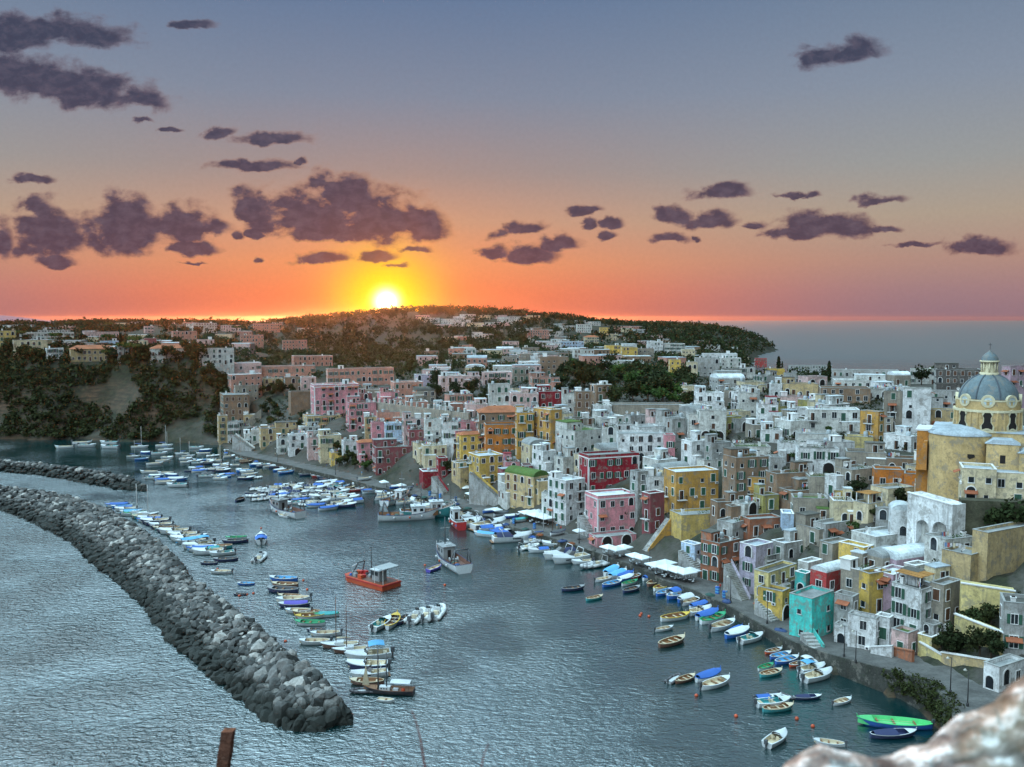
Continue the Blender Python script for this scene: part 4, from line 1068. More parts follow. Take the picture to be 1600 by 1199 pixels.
def gozzo(hc,ic,tc,L=5.2,B=1.9,D=.62,stern='double',cover=None,motor=False,things=0):
    r=boat_root('rowing_boat'); mb=MB(); st=hull(mb,L,B,D,bmat(hc),bmat(ic),bmat(tc),stern,fine=.9); mb.build('hull',r)
    if cover:
        c=MB(); mc=bm_('tarp_'+cover,BC[cover],.75); deck(c,st,-L*.44,L*.30 if things!=2 else L*.05,mc,.02,.28,8,-.05); c.build('tarpaulin',r)
    else:
        for x in(-L*.28,0,L*.22):
            t=MB(); b,z=hb(st,x); t.box(x-.14,x+.14,-b+.06,b-.06,z*.62,z*.62+.05,bmat('wood') if ic!='wood' else bmat('cream')); t.build('thwart',r)
        if things==1:
            o=MB(); o.bar((-L*.25,.3,D*.8),(L*.25,.45,D*.8),.03,bmat('cream')); o.bar((-L*.25,-.3,D*.8),(L*.25,-.45,D*.8),.03,bmat('cream')); o.build('oars',r)
    d=MB(); deck(d,st,L*.28,L*.46,bmat(tc),0,.05,4); d.build('foredeck',r)
    p=MB(); p.bar((L*.47,0,D),(L*.50,0,D*1.75+.1),.06,bmat(tc)); p.build('stem_post',r)
    if motor: m=MB(); outboard(m,-L/2,D,1.); m.build('outboard_motor',r)
    return r
def motorboat(hc='white',ic='cream',L=5.8,cover=None,cabin=True,bimini=None):
    r=boat_root('motorboat'); B=L*.38; D=.8; mb=MB(); st=hull(mb,L,B,D,bmat(hc),bmat(ic),bmat('white'),'transom',rim=.16,floor=.3); 
    for s in(-1,1): pass
    mb.build('hull',r)
    d=MB(); deck(d,st,L*.02 if cabin else L*.18,L*.46,bmat('white'),0,.28 if cabin else .1,8); d.build('foredeck',r)
    w=MB(); b,z=hb(st,L*.02); x=L*.03 if cabin else L*.1
    w.add([(x,-b*.75,z+.05),(x+.35,-b*.4,z+.2),(x+.35,b*.4,z+.2),(x,b*.75,z+.05),(x-.28,-b*.68,z+.5),(x,-b*.36,z+.55),(x,b*.36,z+.55),(x-.28,b*.68,z+.5)],[(0,1,5,4),(1,2,6,5),(2,3,7,6)],M_glass); 
    w.bar((x-.28,-b*.68,z+.5),(x,-b*.36,z+.55),.025,M_frame); w.bar((x,-b*.36,z+.55),(x,b*.36,z+.55),.025,M_frame); w.bar((x,b*.36,z+.55),(x-.28,b*.68,z+.5),.025,M_frame); w.build('windshield',r)
    if cover: c=MB(); deck(c,st,-L*.46,L*.02,bm_('tarp_'+cover,BC[cover],.75),.03,.4,8,-.04); c.build('tarpaulin',r)
    else:
        for y in(-.45,.45):
            s=MB(); s.box(-.5,0,y-.22,y+.22,.3,.72,bmat('cream')); s.box(-.58,-.48,y-.22,y+.22,.6,1.1,bmat('cream')); s.build('seat',r)
        s=MB(); s.box(-L*.42,-L*.34,-B*.32,B*.32,.3,.7,bmat('cream')); s.build('stern_bench',r)
    if bimini:
        c=MB(); mc=bm_('tarp_'+bimini,BC[bimini],.75); n=6; vs=[];fs=[]
        for i in range(n+1): t=i/n; x=-L*.36+L*.34*t; zz=2.0+.16*math.sin(math.pi*t); vs+=[(x,-B*.42,zz-.1),(x,0,zz),(x,B*.42,zz-.1)]
        for i in range(n): fs+=[(3*i,3*i+3,3*i+4,3*i+1),(3*i+1,3*i+4,3*i+5,3*i+2)]
        c.add(vs,fs,mc); c.add([(a,b_,z_-.05) for a,b_,z_ in vs],[f[::-1] for f in fs],mc)
        for s in(-1,1):
            for x in(-L*.34,-L*.04): c.bar((x,s*B*.41,D),(x,s*B*.41,1.9),.02,M_frame)
        c.build('sun_canopy',r)
    m=MB(); outboard(m,-L/2,D*.85,1.2); m.build('outboard_motor',r)
    return r
def rib(tc='grey',L=5.6,console=True):
    r=boat_root('inflatable_boat'); B=L*.40; rad=.27; mb=MB(); m=bm_('rubber_'+tc,{'grey':(.42,.45,.46),'white':(.62,.66,.66),'dark':(.09,.09,.1)}[tc],.6)
    path=[(-L/2,-B/2+rad,.35),(-L*.2,-B/2+rad,.35),(L*.15,-B/2+rad,.38),(L*.33,-B*.36+rad,.44),(L*.44,-B*.14,.52),(L*.47,0,.56),(L*.44,B*.14,.52),(L*.33,B*.36-rad,.44),(L*.15,B/2-rad,.38),(-L*.2,B/2-rad,.35),(-L/2,B/2-rad,.35)]
    for a,b in zip(path,path[1:]): mb.bar(a,b,rad,m,10)
    mb.build('tube',r)
    h=MB(); h.add([(-L*.46,-B*.3,.25),(L*.3,-B*.25,.3),(L*.44,0,.4),(L*.3,B*.25,.3),(-L*.46,B*.3,.25)],[(0,1,2,3,4)],bmat('white')); h.box(-L*.47,-L*.44,-B*.3,B*.3,-.1,.6,bmat('white')); h.prism([(-L*.46,-.15),(L*.3,-.1),(L*.42,.3),(-L*.46,.24)],-B*.2,B*.2,bmat('white')); h.build('hull',r)
    if console:
        c=MB(); c.box(-.1,.5,-.35,.35,.3,1.05,bmat('white')); c.add([(.35,-.33,1.05),(.35,.33,1.05),(.15,.3,1.45),(.15,-.3,1.45)],[(0,1,2,3)],M_glass); c.build('console',r)
        c=MB(); c.box(-1.1,-.6,-.4,.4,.3,.8,bmat('cream')); c.build('seat',r)
        c=MB(); 
        for s in(-1,1): c.bar((-L*.42,s*B*.36,.5),(-L*.46,s*B*.3,1.6),.035,M_frame)
        c.bar((-L*.46,-B*.3,1.6),(-L*.46,B*.3,1.6),.035,M_frame); c.build('roll_bar',r)
    m=MB(); outboard(m,-L/2,.6,1.2); m.build('outboard_motor',r); return r
def cruiser(L=8.5,tarp=None):
    r=boat_root('cabin_cruiser'); B=L*.34; D=1.15; mb=MB(); st=hull(mb,L,B,D,bmat('white'),bmat('cream'),bmat('white'),'transom',rim=.25,floor=.45,draft=.35,sheer=.25)
    mb.build('hull',r)
    d=MB(); deck(d,st,-L*.05,L*.47,bmat('white'),.0,.55,10); d.build('foredeck',r)
    w=MB(); x=-L*.05; b,z=hb(st,x); z+=.35
    w.add([(x+.2,-b*.8,z),(x+1.1,-b*.45,z+.22),(x+1.1,b*.45,z+.22),(x+.2,b*.8,z),(x-.5,-b*.7,z+.75),(x+.2,-b*.4,z+.85),(x+.2,b*.4,z+.85),(x-.5,b*.7,z+.75)],[(0,1,5,4),(1,2,6,5),(2,3,7,6)],M_glass)
    w.build('windshield',r)
    st2=MB(); 
    for s in(-1,1):
        st2.box(-L*.04,L*.2,s*b*.96-.02,s*b*.96+.02,D*.62,D*.8,M_glass)
    st2.build('side_window',r)
    if tarp: c=MB(); deck(c,st,-L*.42,-L*.03,bm_('tarp_'+tarp,BC[tarp],.75),.05,.75,8,-.02); c.build('tarpaulin',r)
    else:
        s=MB(); s.box(-L*.4,-L*.3,-b*.8,b*.8,.45,.95,bmat('cream')); s.build('stern_bench',r)
        s=MB(); s.box(-L*.14,-L*.08,-b*.6,-b*.1,.45,1.1,bmat('cream')); s.build('seat',r)
    a=MB(); 
    for s in(-1,1): a.bar((-L*.25,s*b*.95,D),(-L*.31,s*b*.75,D+1.5),.07,bmat('white'))
    a.bar((-L*.31,-b*.75,D+1.5),(-L*.31,b*.75,D+1.5),.08,bmat('white')); a.build('radar_arch',r)
    a=MB(); a.box(-L*.56,-L*.5,-b*.8,b*.8,.15,.25,bmat('wood')); a.build('swim_platform',r); return r
def sailboat(L=8,mast=9.5,hc='white',boomcover='blue',masts=1):
    r=boat_root('sailing_boat'); B=L*.31; D=.85; mb=MB(); st=hull(mb,L,B,D,bmat(hc),bmat('cream'),bmat('white'),'transom',rim=.2,floor=.4,draft=.4,fine=.8); mb.build('hull',r)
    d=MB(); deck(d,st,L*.1,L*.47,bmat('white'),0,.1,6); d.build('foredeck',r)
    c=MB(); b,z=hb(st,0); c.prism([(-L*.12,z),(L*.16,z),(L*.12,z+.42),(-L*.12,z+.5)],-b*.6,b*.6,bmat('white')); c.build('cabin',r)
    xs=[L*.08] if masts==1 else [L*.2,-L*.16]
    for x in xs:
        m=MB(); m.bar((x,0,z),(x,0,z+mast),.11,bmat('brown') if hc=='brown' else M_frame,8,.07)
        for s in(-1,1): m.bar((x,s*B*.45,D),(x,0,z+mast*.95),.012,M_iron,3)
        m.bar((L*.47,0,D),(x,0,z+mast*.95),.012,M_iron,3); m.bar((-L*.48,0,D),(x,0,z+mast*.98),.012,M_iron,3); m.build('mast',r)
        m=MB(); m.bar((x,0,z+1.1),(x-L*.38,0,z+1.15),.06,M_frame); m.bar((x-.1,0,z+1.22),(x-L*.36,0,z+1.25),.14,bm_('tarp_'+boomcover,BC[boomcover],.8),8,.09); m.build('boom',r)
    return r
def cbox(mb,x0,x1,y0,y1,z0,z1,m,t=.12):
    mb.extr([(x0+t,y0),(x1-t,y0),(x1,y0+t),(x1,y1-t),(x1-t,y1),(x0+t,y1),(x0,y1-t),(x0,y0+t)],z0,z1,m)
def trawler(hc='white',stripe='navy',L=15,cab='white',gantry=True,name='fishing_boat',deckc='wood',bigmast=5.5):
    r=boat_root(name); B=L*.29; D=1.5; mb=MB(); st=hull(mb,L,B,D,bmat(hc),bmat(deckc),bmat(stripe),'transom',rim=.16,floor=.8,draft=.5,sheer=.75,ns=20,fine=1.0); mb.build('hull',r)
    d=MB(); deck(d,st,L*.26,L*.47,bmat(deckc),-.15,.1,6); d.build('foredeck',r)
    # wheelhouse
    x0,x1=L*.04,L*.25; w=B*.30
    c=MB(); cbox(c,x0,x1,-w,w,.8,3.3,bmat(cab)); cbox(c,x0-.25,x1+.3,-w-.2,w+.2,3.3,3.45,bmat(cab)); c.build('wheelhouse',r)
    for (a,bb) in((x0+.4,x0+1.1),(x1-1.2,x1-.4)):
        for s in(-1,1): g=MB(); g.box(a,bb,min(s*w,s*(w+.03)),max(s*w,s*(w+.03)),2.1,2.8,M_glass); g.build('window',r)
    g=MB(); g.box(x1,x1+.03,-w*.8,w*.8,2.1,2.85,M_glass); g.build('window',r)
    g=MB(); g.box(x0-.03,x0,-.35,.35,.85,2.7,M_dark); g.build('door',r)
    m=MB(); m.bar((x1-.8,0,3.4),(x1-.8,0,3.4+bigmast),.13,bmat('dgrey'),8,.08); m.bar((x1-.8,-1,3.4+bigmast*.6),(x1-.8,1,3.4+bigmast*.6),.04,M_frame); m.bar((x1-.8,0,3.4+bigmast*.9),(L*.49,0,D*1.7),.015,M_iron,3); m.bar((x1-.8,0,3.4+bigmast*.9),(-L*.45,0,D+2.2 if gantry else D),.015,M_iron,3); m.build('mast',r)
    m=MB(); m.box(x0+.5,x0+.9,-.6,.6,3.45,3.7,bmat('white')); m.bar((x0+.7,0,3.45),(x0+.7,0,4.6),.04,M_frame); m.box(x0+.2,x0+1.2,-.09,.09,4.6,4.72,bmat('white')); m.build('radar',r)
    if gantry:
        g=MB(); bb=B*.4
        for s in(-1,1): g.bar((-L*.44,s*bb,D),(-L*.40,s*bb*.8,D+2.8),.11,bmat('dgrey'),8); g.bar((-L*.30,s*bb,D),(-L*.40,s*bb*.8,D+2.8),.09,bmat('dgrey'),8)
        g.bar((-L*.40,-bb*.8,D+2.8),(-L*.40,bb*.8,D+2.8),.11,bmat('dgrey'),8); g.build('gantry',r)
    k=MB(); k.lathe([(.0,-.9),(.55,-.9),(.55,-.8),(.22,-.8),(.22,.8),(.55,.8),(.55,.9),(0,.9)],12,bmat('grey'))
    k.v=[(x-L*.12,z,y+1.35) for x,y,z in [(a,b_,c_) for a,b_,c_ in k.v]]; k.build('winch',r)
    rs=random.Random(5); k=MB()
    for i in range(3):
        x=-L*.2-i*1.0; y=rs.uniform(-.8,.8); mcol=[pmat('net_heap',(.07,.12,.10),.95),pmat('net_rust',(.25,.09,.04),.95),pmat('net_blue',(.05,.10,.22),.95)][i]
        prof=[(.75,0),(.7,.25),(.45,.5),(.15,.62),(0,.63)]; k.lathe(prof,9,mcol,(x,y,.8))
    k.build('net_heap',r)
    f=MB()
    for s in(-1,1):
        for x in(-L*.25,0,L*.2):
            b,z=hb(st,x); f.lathe([(0,-.25),(.16,-.2),(.2,0),(.16,.2),(0,.25)],8,bmat('white') if x else bmat('orange'),(x,s*(b+.2),z*.6))
    f.build('fender',r)
    ra=MB()
    for s in(-1,1):
        pv=None
        for i in range(6):
            x=L*.24+L*.045*i; b,z=hb(st,min(x,L*.49)); p=(x,s*(b*.95),z); q=(x,s*(b*.95),z+.75); ra.bar(p,q,.025,M_frame,4)
            if pv: ra.bar(pv,q,.025,M_frame,4)
            pv=q
    ra.build('railing',r); return r
def workboat():
    r=boat_root('work_boat'); L=11.5;B=4.6; mo=bmat('orange'); mb=MB()
    mb.extr([(-L/2,-B/2),(L*.36,-B/2),(L/2,-B*.28),(L/2,B*.28),(L*.36,B/2),(-L/2,B/2)],-.3,1.0,mo); mb.extr([(-L/2-.1,-B/2-.1),(L*.36,-B/2-.1),(L/2+.1,-B*.3),(L/2+.1,B*.3),(L*.36,B/2+.1),(-L/2-.1,B/2+.1)],.75,.95,bmat('red')); mb.build('hull',r)
    d=MB(); d.box(-L*.46,L*.4,-B*.42,B*.42,1.0,1.04,bmat('brown')); d.build('deck',r)
    c=MB(); cbox(c,-L*.30,-L*.12,-1.0,1.0,1.04,3.0,bmat('grey')); cbox(c,-L*.33,-L*.09,-1.2,1.2,3.0,3.12,bmat('white')); c.build('wheelhouse',r)
    for s in(-1,1):
        for x in(-L*.27,-L*.18): g=MB(); g.box(x,x+.8,min(s*1.1,s*1.13),max(s*1.1,s*1.13),2.1,2.8,M_glass); g.build('window',r)
    m=MB(); m.bar((-L*.02,0,1),(-L*.02,0,7.2),.11,M_iron,6,.04); m.bar((-L*.02,0,6.8),(L*.3,0,4.2),.02,M_iron,3); m.build('mast',r)
    a=MB()
    for s in(-1,1): a.bar((L*.34,s*1.3,1),(L*.22,s*.8,3.6),.12,bmat('dgrey')); 
    a.bar((L*.22,-.8,3.6),(L*.22,.8,3.6),.12,bmat('dgrey')); a.bar((L*.22,0,3.6),(L*.46,0,2.2),.09,bmat('white')); a.build('crane',r)
    a=MB(); 
    for s in(-1,1):
        for x in(-L*.48,-L*.28): a.bar((x,s*1.9,1),(x,s*1.9,3.9),.05,M_frame)
    a.box(-L*.5,-L*.26,-2.0,2.0,3.9,3.96,bm_('awning_grey',(.30,.33,.34),.8)); a.build('awning',r)
    a=MB()
    for i in range(5): a.lathe([(.18,-.12),(.34,-.12),(.34,.12),(.18,.12),(.18,-.12)],10,bmat('black'),(-L*.4+i*2,-B/2-.16,.6))
    a.build('tyre_fender',r)
    a=MB(); rs=random.Random(2)
    for i in range(16): x=rs.uniform(-L*.05,L*.36); y=rs.uniform(-1.6,1.6); s=rs.uniform(.25,.5); cbox(a,x-s,x+s,y-s*.7,y+s*.7,1.04,1.04+s*1.3,bmat(rs.choice(['blue','orange','dgrey','red','grey'])),.05)
    a.build('crates',r); return r
def schooner():
    r=boat_root('schooner'); L=13.5;B=3.6;D=1.2; mb=MB(); st=hull(mb,L,B,D,bmat('black'),bmat('wood'),bmat('brown'),'transom',rim=.14,floor=.8,draft=.5,sheer=.55,ns=20); mb.build('hull',r)
    d=MB(); deck(d,st,L*.2,L*.47,bmat('wood'),-.1,.08,6); d.build('foredeck',r)
    c=MB(); cbox(c,-L*.05,L*.16,-.8,.8,.8,1.75,bmat('white')); c.build('cabin',r)
    for i in range(3):
        for s in(-1,1): g=MB(); g.box(L*(0+i*.05),L*(.03+i*.05),min(s*.8,s*.83),max(s*.8,s*.83),1.2,1.5,M_glass); g.build('window',r)
    for x,h in((L*.19,12.),(L*.03,10.5)):
        m=MB(); m.bar((x,0,.8),(x,0,h),.2,bmat('dgrey'),8,.13); m.bar((x,-.7,h*.7),(x,.7,h*.7),.04,bmat('brown'))
        for s in(-1,1): m.bar((x-.5,s*B*.45,D),(x,0,h*.9),.02,M_iron,3); m.bar((x+.3,s*B*.45,D),(x,0,h*.9),.02,M_iron,3)
        m.build('mast',r)
    m=MB(); m.bar((L*.48,0,D*1.5),(L*.66,0,D*2),.08,bmat('brown'),8,.05); m.bar((L*.66,0,D*2),(L*.19,0,11),.02,M_iron,3); m.build('bowsprit',r)
    m=MB(); x=L*.5; m.add([(x,-.1,1.7),(x-1.9,-.1,1.7),(x-1.0,-.05,7.2),(x,.1,1.7),(x-1.9,.1,1.7),(x-1.0,.05,7.2)],[(0,1,2),(5,4,3),(0,2,5,3),(2,1,4,5),(1,0,3,4)],bmat('cream')); m.build('furled_sail',r)
    a=MB(); 
    for x in(-L*.42,-L*.08):
        for s in(-1,1): a.bar((x,s*1.3,D),(x,s*1.2,3.3),.04,M_iron)
    vs=[];fs=[]
    for i in range(7): t=i/6; x=-L*.44+L*.38*t; vs+=[(x,-1.4,3.15),(x,-.6,3.35+.1*math.sin(3*t)),(x,.6,3.35),(x,1.4,3.15)]
    for i in range(6): fs+=[(4*i+j,4*i+4+j,4*i+5+j,4*i+1+j) for j in range(3)]
    a.add(vs,fs,bmat('white')); a.add([(p,q,s_-.06) for p,q,s_ in vs],[f[::-1] for f in fs],bmat('navy')); a.build('awning',r)
    a=MB(); a.lathe([(.45,0),(.5,.1),(.5,.7),(.35,.8),(0,.8)],10,bmat('orange'),(-L*.3,.5,.8)); a.box(-L*.2,-L*.1,-.5,.5,.8,1.25,bmat('white')); a.build('deck_locker',r); return r
def small_dinghy(hc='white',L=3.2):
    r=boat_root('dinghy'); mb=MB(); st=hull(mb,L,1.3,.42,bmat(hc),bmat('cream'),bmat(hc),'transom'); mb.build('hull',r); t=MB(); t.box(-.2,.1,-.55,.55,.3,.35,bmat('wood')); t.build('thwart',r); return r
def copy_tree(o,parent=None):
    c=o.copy(); COL.objects.link(c); c.parent=parent
    for ch in KIDS.get(o.name,[]): copy_tree(ch,c)
    return c
KIDS={}
PROTO={}
def index_kids():
    KIDS.clear()
    for o in bpy.data.objects:
        if o.parent: KIDS.setdefault(o.parent.name,[]).append(o)
def make_protos():
    P=PROTO
    def a(k,fn,desc,cat,L): P[k]=[fn(),desc,cat,L,False]
    a('gb',lambda:gozzo('blue','sky','white'),'blue open rowing boat','rowing boat',5.2)
    a('gw',lambda:gozzo('white','cream','white',motor=True),'white open rowing boat with outboard','rowing boat',5.2)
    a('gt',lambda:gozzo('teal','wood','cream',things=1),'teal open rowing boat with oars','rowing boat',5.2)
    a('gg',lambda:gozzo('white','green','green'),'white and green open rowing boat','rowing boat',5.2)
    a('gr',lambda:gozzo('red','wood','white'),'red open rowing boat','rowing boat',5.2)
    a('gy',lambda:gozzo('white','wood','yellow'),'white open rowing boat with yellow rim','rowing boat',5.2)
    a('gd',lambda:gozzo('navy','dgrey','grey'),'dark open rowing boat','rowing boat',5.2)
    a('gn',lambda:gozzo('brown','wood','cream'),'brown wooden rowing boat','rowing boat',5.2)
    a('go',lambda:gozzo('orange','wood','white'),'orange open rowing boat','rowing boat',5.2)
    a('cb',lambda:gozzo('white','sky','blue',cover='blue'),'blue-covered rowing boat','rowing boat',5.2)
    a('cs',lambda:gozzo('white','sky','white',cover='sky'),'rowing boat under a sky-blue tarpaulin','rowing boat',5.2)
    a('cw',lambda:gozzo('blue','sky','white',cover='white'),'rowing boat under a white tarpaulin','rowing boat',5.2)
    a('cg',lambda:gozzo('white','green','green',cover='teal'),'rowing boat under a teal tarpaulin','rowing boat',5.2)
    a('cv',lambda:gozzo('navy','navy','white',cover='violet'),'rowing boat under a violet-blue tarpaulin','rowing boat',5.2)
    a('cd',lambda:gozzo('white','dgrey','navy',cover='dgrey'),'rowing boat under a dark tarpaulin','rowing boat',5.2)
    a('mw',lambda:motorboat(),'white motorboat with low windshield','motorboat',5.8)
    a('mb',lambda:motorboat('white','sky',cover='blue'),'white motorboat under a blue cockpit cover','motorboat',5.8)
    a('mn',lambda:motorboat('navy','cream'),'dark-hulled motorboat','motorboat',5.8)
    a('mc',lambda:motorboat('white','cream',bimini='blue'),'white motorboat with blue sun canopy','motorboat',5.8)
    a('ms',lambda:motorboat('white','cream',bimini='sky'),'white motorboat with sky-blue canopy','motorboat',5.8)
    a('mv',lambda:motorboat('white','cream',bimini='white'),'white motorboat with pale canopy','motorboat',5.8)
    a('mo',lambda:motorboat('white','teal',cabin=False),'white open motorboat','motorboat',5.8)
    a('rg',lambda:rib('grey'),'grey inflatable boat with console','inflatable boat',5.6)
    a('rw',lambda:rib('white'),'pale inflatable boat with console','inflatable boat',5.6)
    a('rd',lambda:rib('dark',console=False),'small dark inflatable boat','inflatable boat',5.6)
    a('kc',lambda:cruiser(),'white cabin cruiser','cabin cruiser',8.5)
    a('kt',lambda:cruiser(tarp='navy'),'white cabin cruiser with dark cockpit cover','cabin cruiser',8.5)
    a('sb',lambda:sailboat(),'white sailing boat with blue boom cover','sailing boat',8)
    a('sw',lambda:sailboat(7,8,'white','white'),'small white sailing boat','sailing boat',7)
    a('sn',lambda:sailboat(8,10,'brown','cream'),'wooden sailing boat with bare mast','sailing boat',8)
    a('tw',lambda:trawler('white','navy'),'white fishing boat','fishing boat',15)
    a('tg',lambda:trawler('white','navy',15,'grey',deckc='brown'),'white and grey fishing boat','fishing boat',15)
    a('ti',lambda:trawler('teal','white',12,'white',True),'blue-green fishing boat','fishing boat',12)
    a('tr',lambda:trawler('red','white',9,'white',False,bigmast=3),'small red fishing boat with white wheelhouse','fishing boat',9)
    a('ws',lambda:workboat(),'orange flat work boat','work boat',11.5)
    a('sc',lambda:schooner(),'black two-masted schooner','sailing ship',13.5)
    a('dw',lambda:small_dinghy(),'tiny white dinghy','dinghy',3.2)
    a('dv',lambda:small_dinghy('violet',3.8),'small violet-blue dinghy','dinghy',3.8)
    a('lg',lambda:gozzo('blue','lgreen','lgreen',L=11,B=3.0,D=.9,motor=True,things=1),'long bright green and blue open boat','open boat',11)
    a('lb',lambda:gozzo('navy','navy','white',L=8,B=2.4,D=.75,cover='navy',things=2),'dark blue open boat with grey hatch','open boat',8)
    index_kids()
BL=[]
BOATPOS=[]
def put_boat(k,x,y,rz,L=None,label=None,group='boats moored in the harbour',sc=None,z=0.):
    p=PROTO[k]; o=p[0] if not p[4] else copy_tree(p[0]); p[4]=True
    s=(L/p[3]) if L else 1.; o.location=(x,y,z); o.rotation_euler=(0,0,rz); o.scale=(s,s,s) if sc is None else sc
    for key in('label',):
        if key in o: del o[key]
    o['category']=p[2]; o['group']=group
    BOATPOS.append((x,y,(L or p[3])))
    if label: o['label']=label
    else: px,py=proj(x,y,0); BL.append((o,p[1],'',px,py))
    return o
def bb(k,xs,ys,xb,yb,label=None,Lmin=3.0,Lmax=19):
    """boat from the measured waterline ends: stern, bow"""
    a=at(xs,ys,.3); b=at(xb,yb,.3); L=math.hypot(b[0]-a[0],b[1]-a[1]); rz=math.atan2(b[1]-a[1],b[0]-a[0])
    base=PROTO[k][3]; L=min(max(L,Lmin),min(Lmax,base*1.45)); 
    return put_boat(k,(a[0]+b[0])/2,(a[1]+b[1])/2,rz,L,label)
def make_boats():
    make_protos(); rs=random.Random(31)
    # hero vessels
    bb('tg',474,810,417,793,'grey-white fishing boat with stern gantry at anchor in mid harbour')
    bb('tg',732,899,678,862,'white fishing boat with dark stern arch and blue dinghy alongside')
    bb('dv',668,893,690,884,'small blue-violet dinghy beside the anchored white fishing boat')
    bb('ws',612,918,548,900,'bright orange flat work boat with white wheelhouse and mast')
    bb('tw',588,812,690,808,'white fishing boat berthed broadside with long pale deckhouse')
    bb('ti',625,808,712,804,'slim white and wood fishing boat moored outermost at the fish quay')
    bb('tr',722,828,706,812,'small red fishing boat with white wheelhouse at the fish quay')
    bb('sc',647,1082,566,1078,'black two-masted schooner with white awning at the end of the mooring line')
    bb('dw',590,1092,616,1095,'tiny white inflatable tender tied beside the black schooner')
    bb('dw',452,808,434,805,None)
    # by the fish quay and the pink house
    bb('tw',600,790,640,776,None); bb('mw',664,790,640,782,None)
    bb('kc',735,828,795,818,None); bb('mb',748,830,790,826,None); bb('mw',712,826,760,814,None); bb('kt',770,846,832,842,'white cabin cruiser with side windows left of the masted sailing boat')
    bb('cb',790,830,752,826,None); bb('cs',775,838,740,834,None); bb('cb',800,836,764,832,None)
    bb('rw',812,858,842,852,None); bb('mb',858,860,824,862,None); bb('mw',880,852,846,850,None)
    bb('kt',900,866,848,874,None); bb('kc',918,872,862,880,None); bb('mw',926,878,892,880,None); bb('rg',948,880,907,888,None); bb('sn',888,842,846,838,None)
    # blue group under the parasols
    for a in [('cs',938,903,972,884),('cs',948,906,982,892),('cb',960,903,990,896),('gw',930,908,958,903),('gb',942,916,972,909),('cw',966,908,990,900),('gr',982,904,1002,898),('gg',972,914,996,908),('gd',974,925,1000,918),('gd',878,922,914,918),('gt',916,937,942,932),
              ('cb',1005,906,1030,898),('gn',1012,915,1036,906),('gy',1022,922,1050,914),('gb',1026,930,1052,922),('mb',1045,930,1075,920),('gb',1043,935,1080,925),('cw',1060,940,1088,930),('gw',1066,945,1094,936),('cb',1078,950,1108,942),
              ('gy',1033,969,1078,962),('mw',1076,960,1112,952),('cb',1088,968,1122,956),('gg',1094,974,1134,962),('gw',1108,986,1150,972),('cb',1140,990,1160,980),('cw',1134,996,1170,984),('mo',1156,1004,1192,994),
              ('gw',1024,985,1052,980),('gn',1030,1010,1070,998),
              ('go',1196,1020,1222,1014),('gb',1204,1028,1236,1021),('gb',1212,1036,1248,1028),('gg',1185,1046,1208,1038),('gt',1188,1056,1222,1048),('go',1234,1040,1260,1034),('mv',1250,1040,1285,1034),('ms',1250,1050,1290,1042),('mw',1256,1064,1300,1052),
              ('mb',1180,1094,1222,1090),('mo',1182,1102,1236,1096),('gt',1192,1110,1240,1104),('rd',1222,1084,1238,1090),('lb',1240,1090,1284,1088),('gw',1302,1100,1330,1092),('mw',1198,1166,1228,1146),('gw',1320,1164,1270,1158),('rd',1044,1066,1062,1054),
              ('gn',1056,1066,1086,1056),('cb',1088,1064,1126,1050),('gw',1096,1076,1140,1062)]: bb(*a)
    bb('lg',1456,1136,1338,1128,'long bright green and blue open boat by the quay wall corner'); bb('lb',1360,1150,1432,1146,'dark blue open boat with grey hatch beside the long green boat')
    # anchored by themselves
    for a in [('mb',408,852,408,836),('rg',400,878,414,866),('gb',398,912,370,912),('gd',386,928,364,928),('gd',368,784,382,778)]: bb(*a)
    # short line moored off the breakwater
    for a in [('gb',465,906,420,905),('gn',466,915,424,914),('gd',468,924,414,922),('gt',472,933,434,932),('gw',484,936,430,940),('cv',484,945,434,947),('gw',486,955,445,955),('gn',500,957,456,958),('gy',508,962,460,966),('cg',530,960,490,962),('gg',508,975,460,974),('gd',508,983,478,984),('gw',532,990,484,992),('gw',516,1003,466,1004),('sn',560,1008,500,1010),('sn',574,1015,518,1018),
              ('ms',612,1024,536,1030),('mn',606,1042,540,1042),('kc',606,1052,546,1058),('gn',600,1066,546,1066),('rd',592,1078,546,1080)]: bb(*a)
    # raft of boats right of the line
    for a in [('mo',582,985,610,968),('gy',604,984,622,962),('gd',616,976,644,962),('rw',640,974,662,954),('rg',660,972,676,950),('rw',676,968,692,948)]: bb(*a)
    # long line behind the breakwater
    line=[(160,786,214,786),(172,792,236,790),(186,797,246,794),(200,802,262,798),(214,808,270,802),(228,812,284,807),(240,816,300,811),(248,822,306,817),(255,830,318,824),(262,838,330,832),(270,844,345,838),(276,852,352,846)]
    n=0
    for i in range(30):
        t=i/29; x=160+ (300-160)*t; y=789+ (864-789)*t**1.15; ln=34+18*t
        k=rs.choice(['gw','gb','cb','gt','gd','cw','gg','mb','gn','cs','mw','gd','mn'])
        bb(k,x+ln+rs.uniform(-4,8),y-1,x+rs.uniform(-3,6),y+1)
    for a in [('cs',320,842,268,850),('ms',336,850,280,858),('gw',272,842,334,838),('cb',338,858,290,860),('cg',352,857,292,866),('gg',386,840,352,842),('gd',388,845,346,848),('gt',370,854,310,858),('mo',366,864,326,868),('gd',372,874,332,876),('gd',340,880,312,880),('gw',362,894,328,894)]: bb(*a)
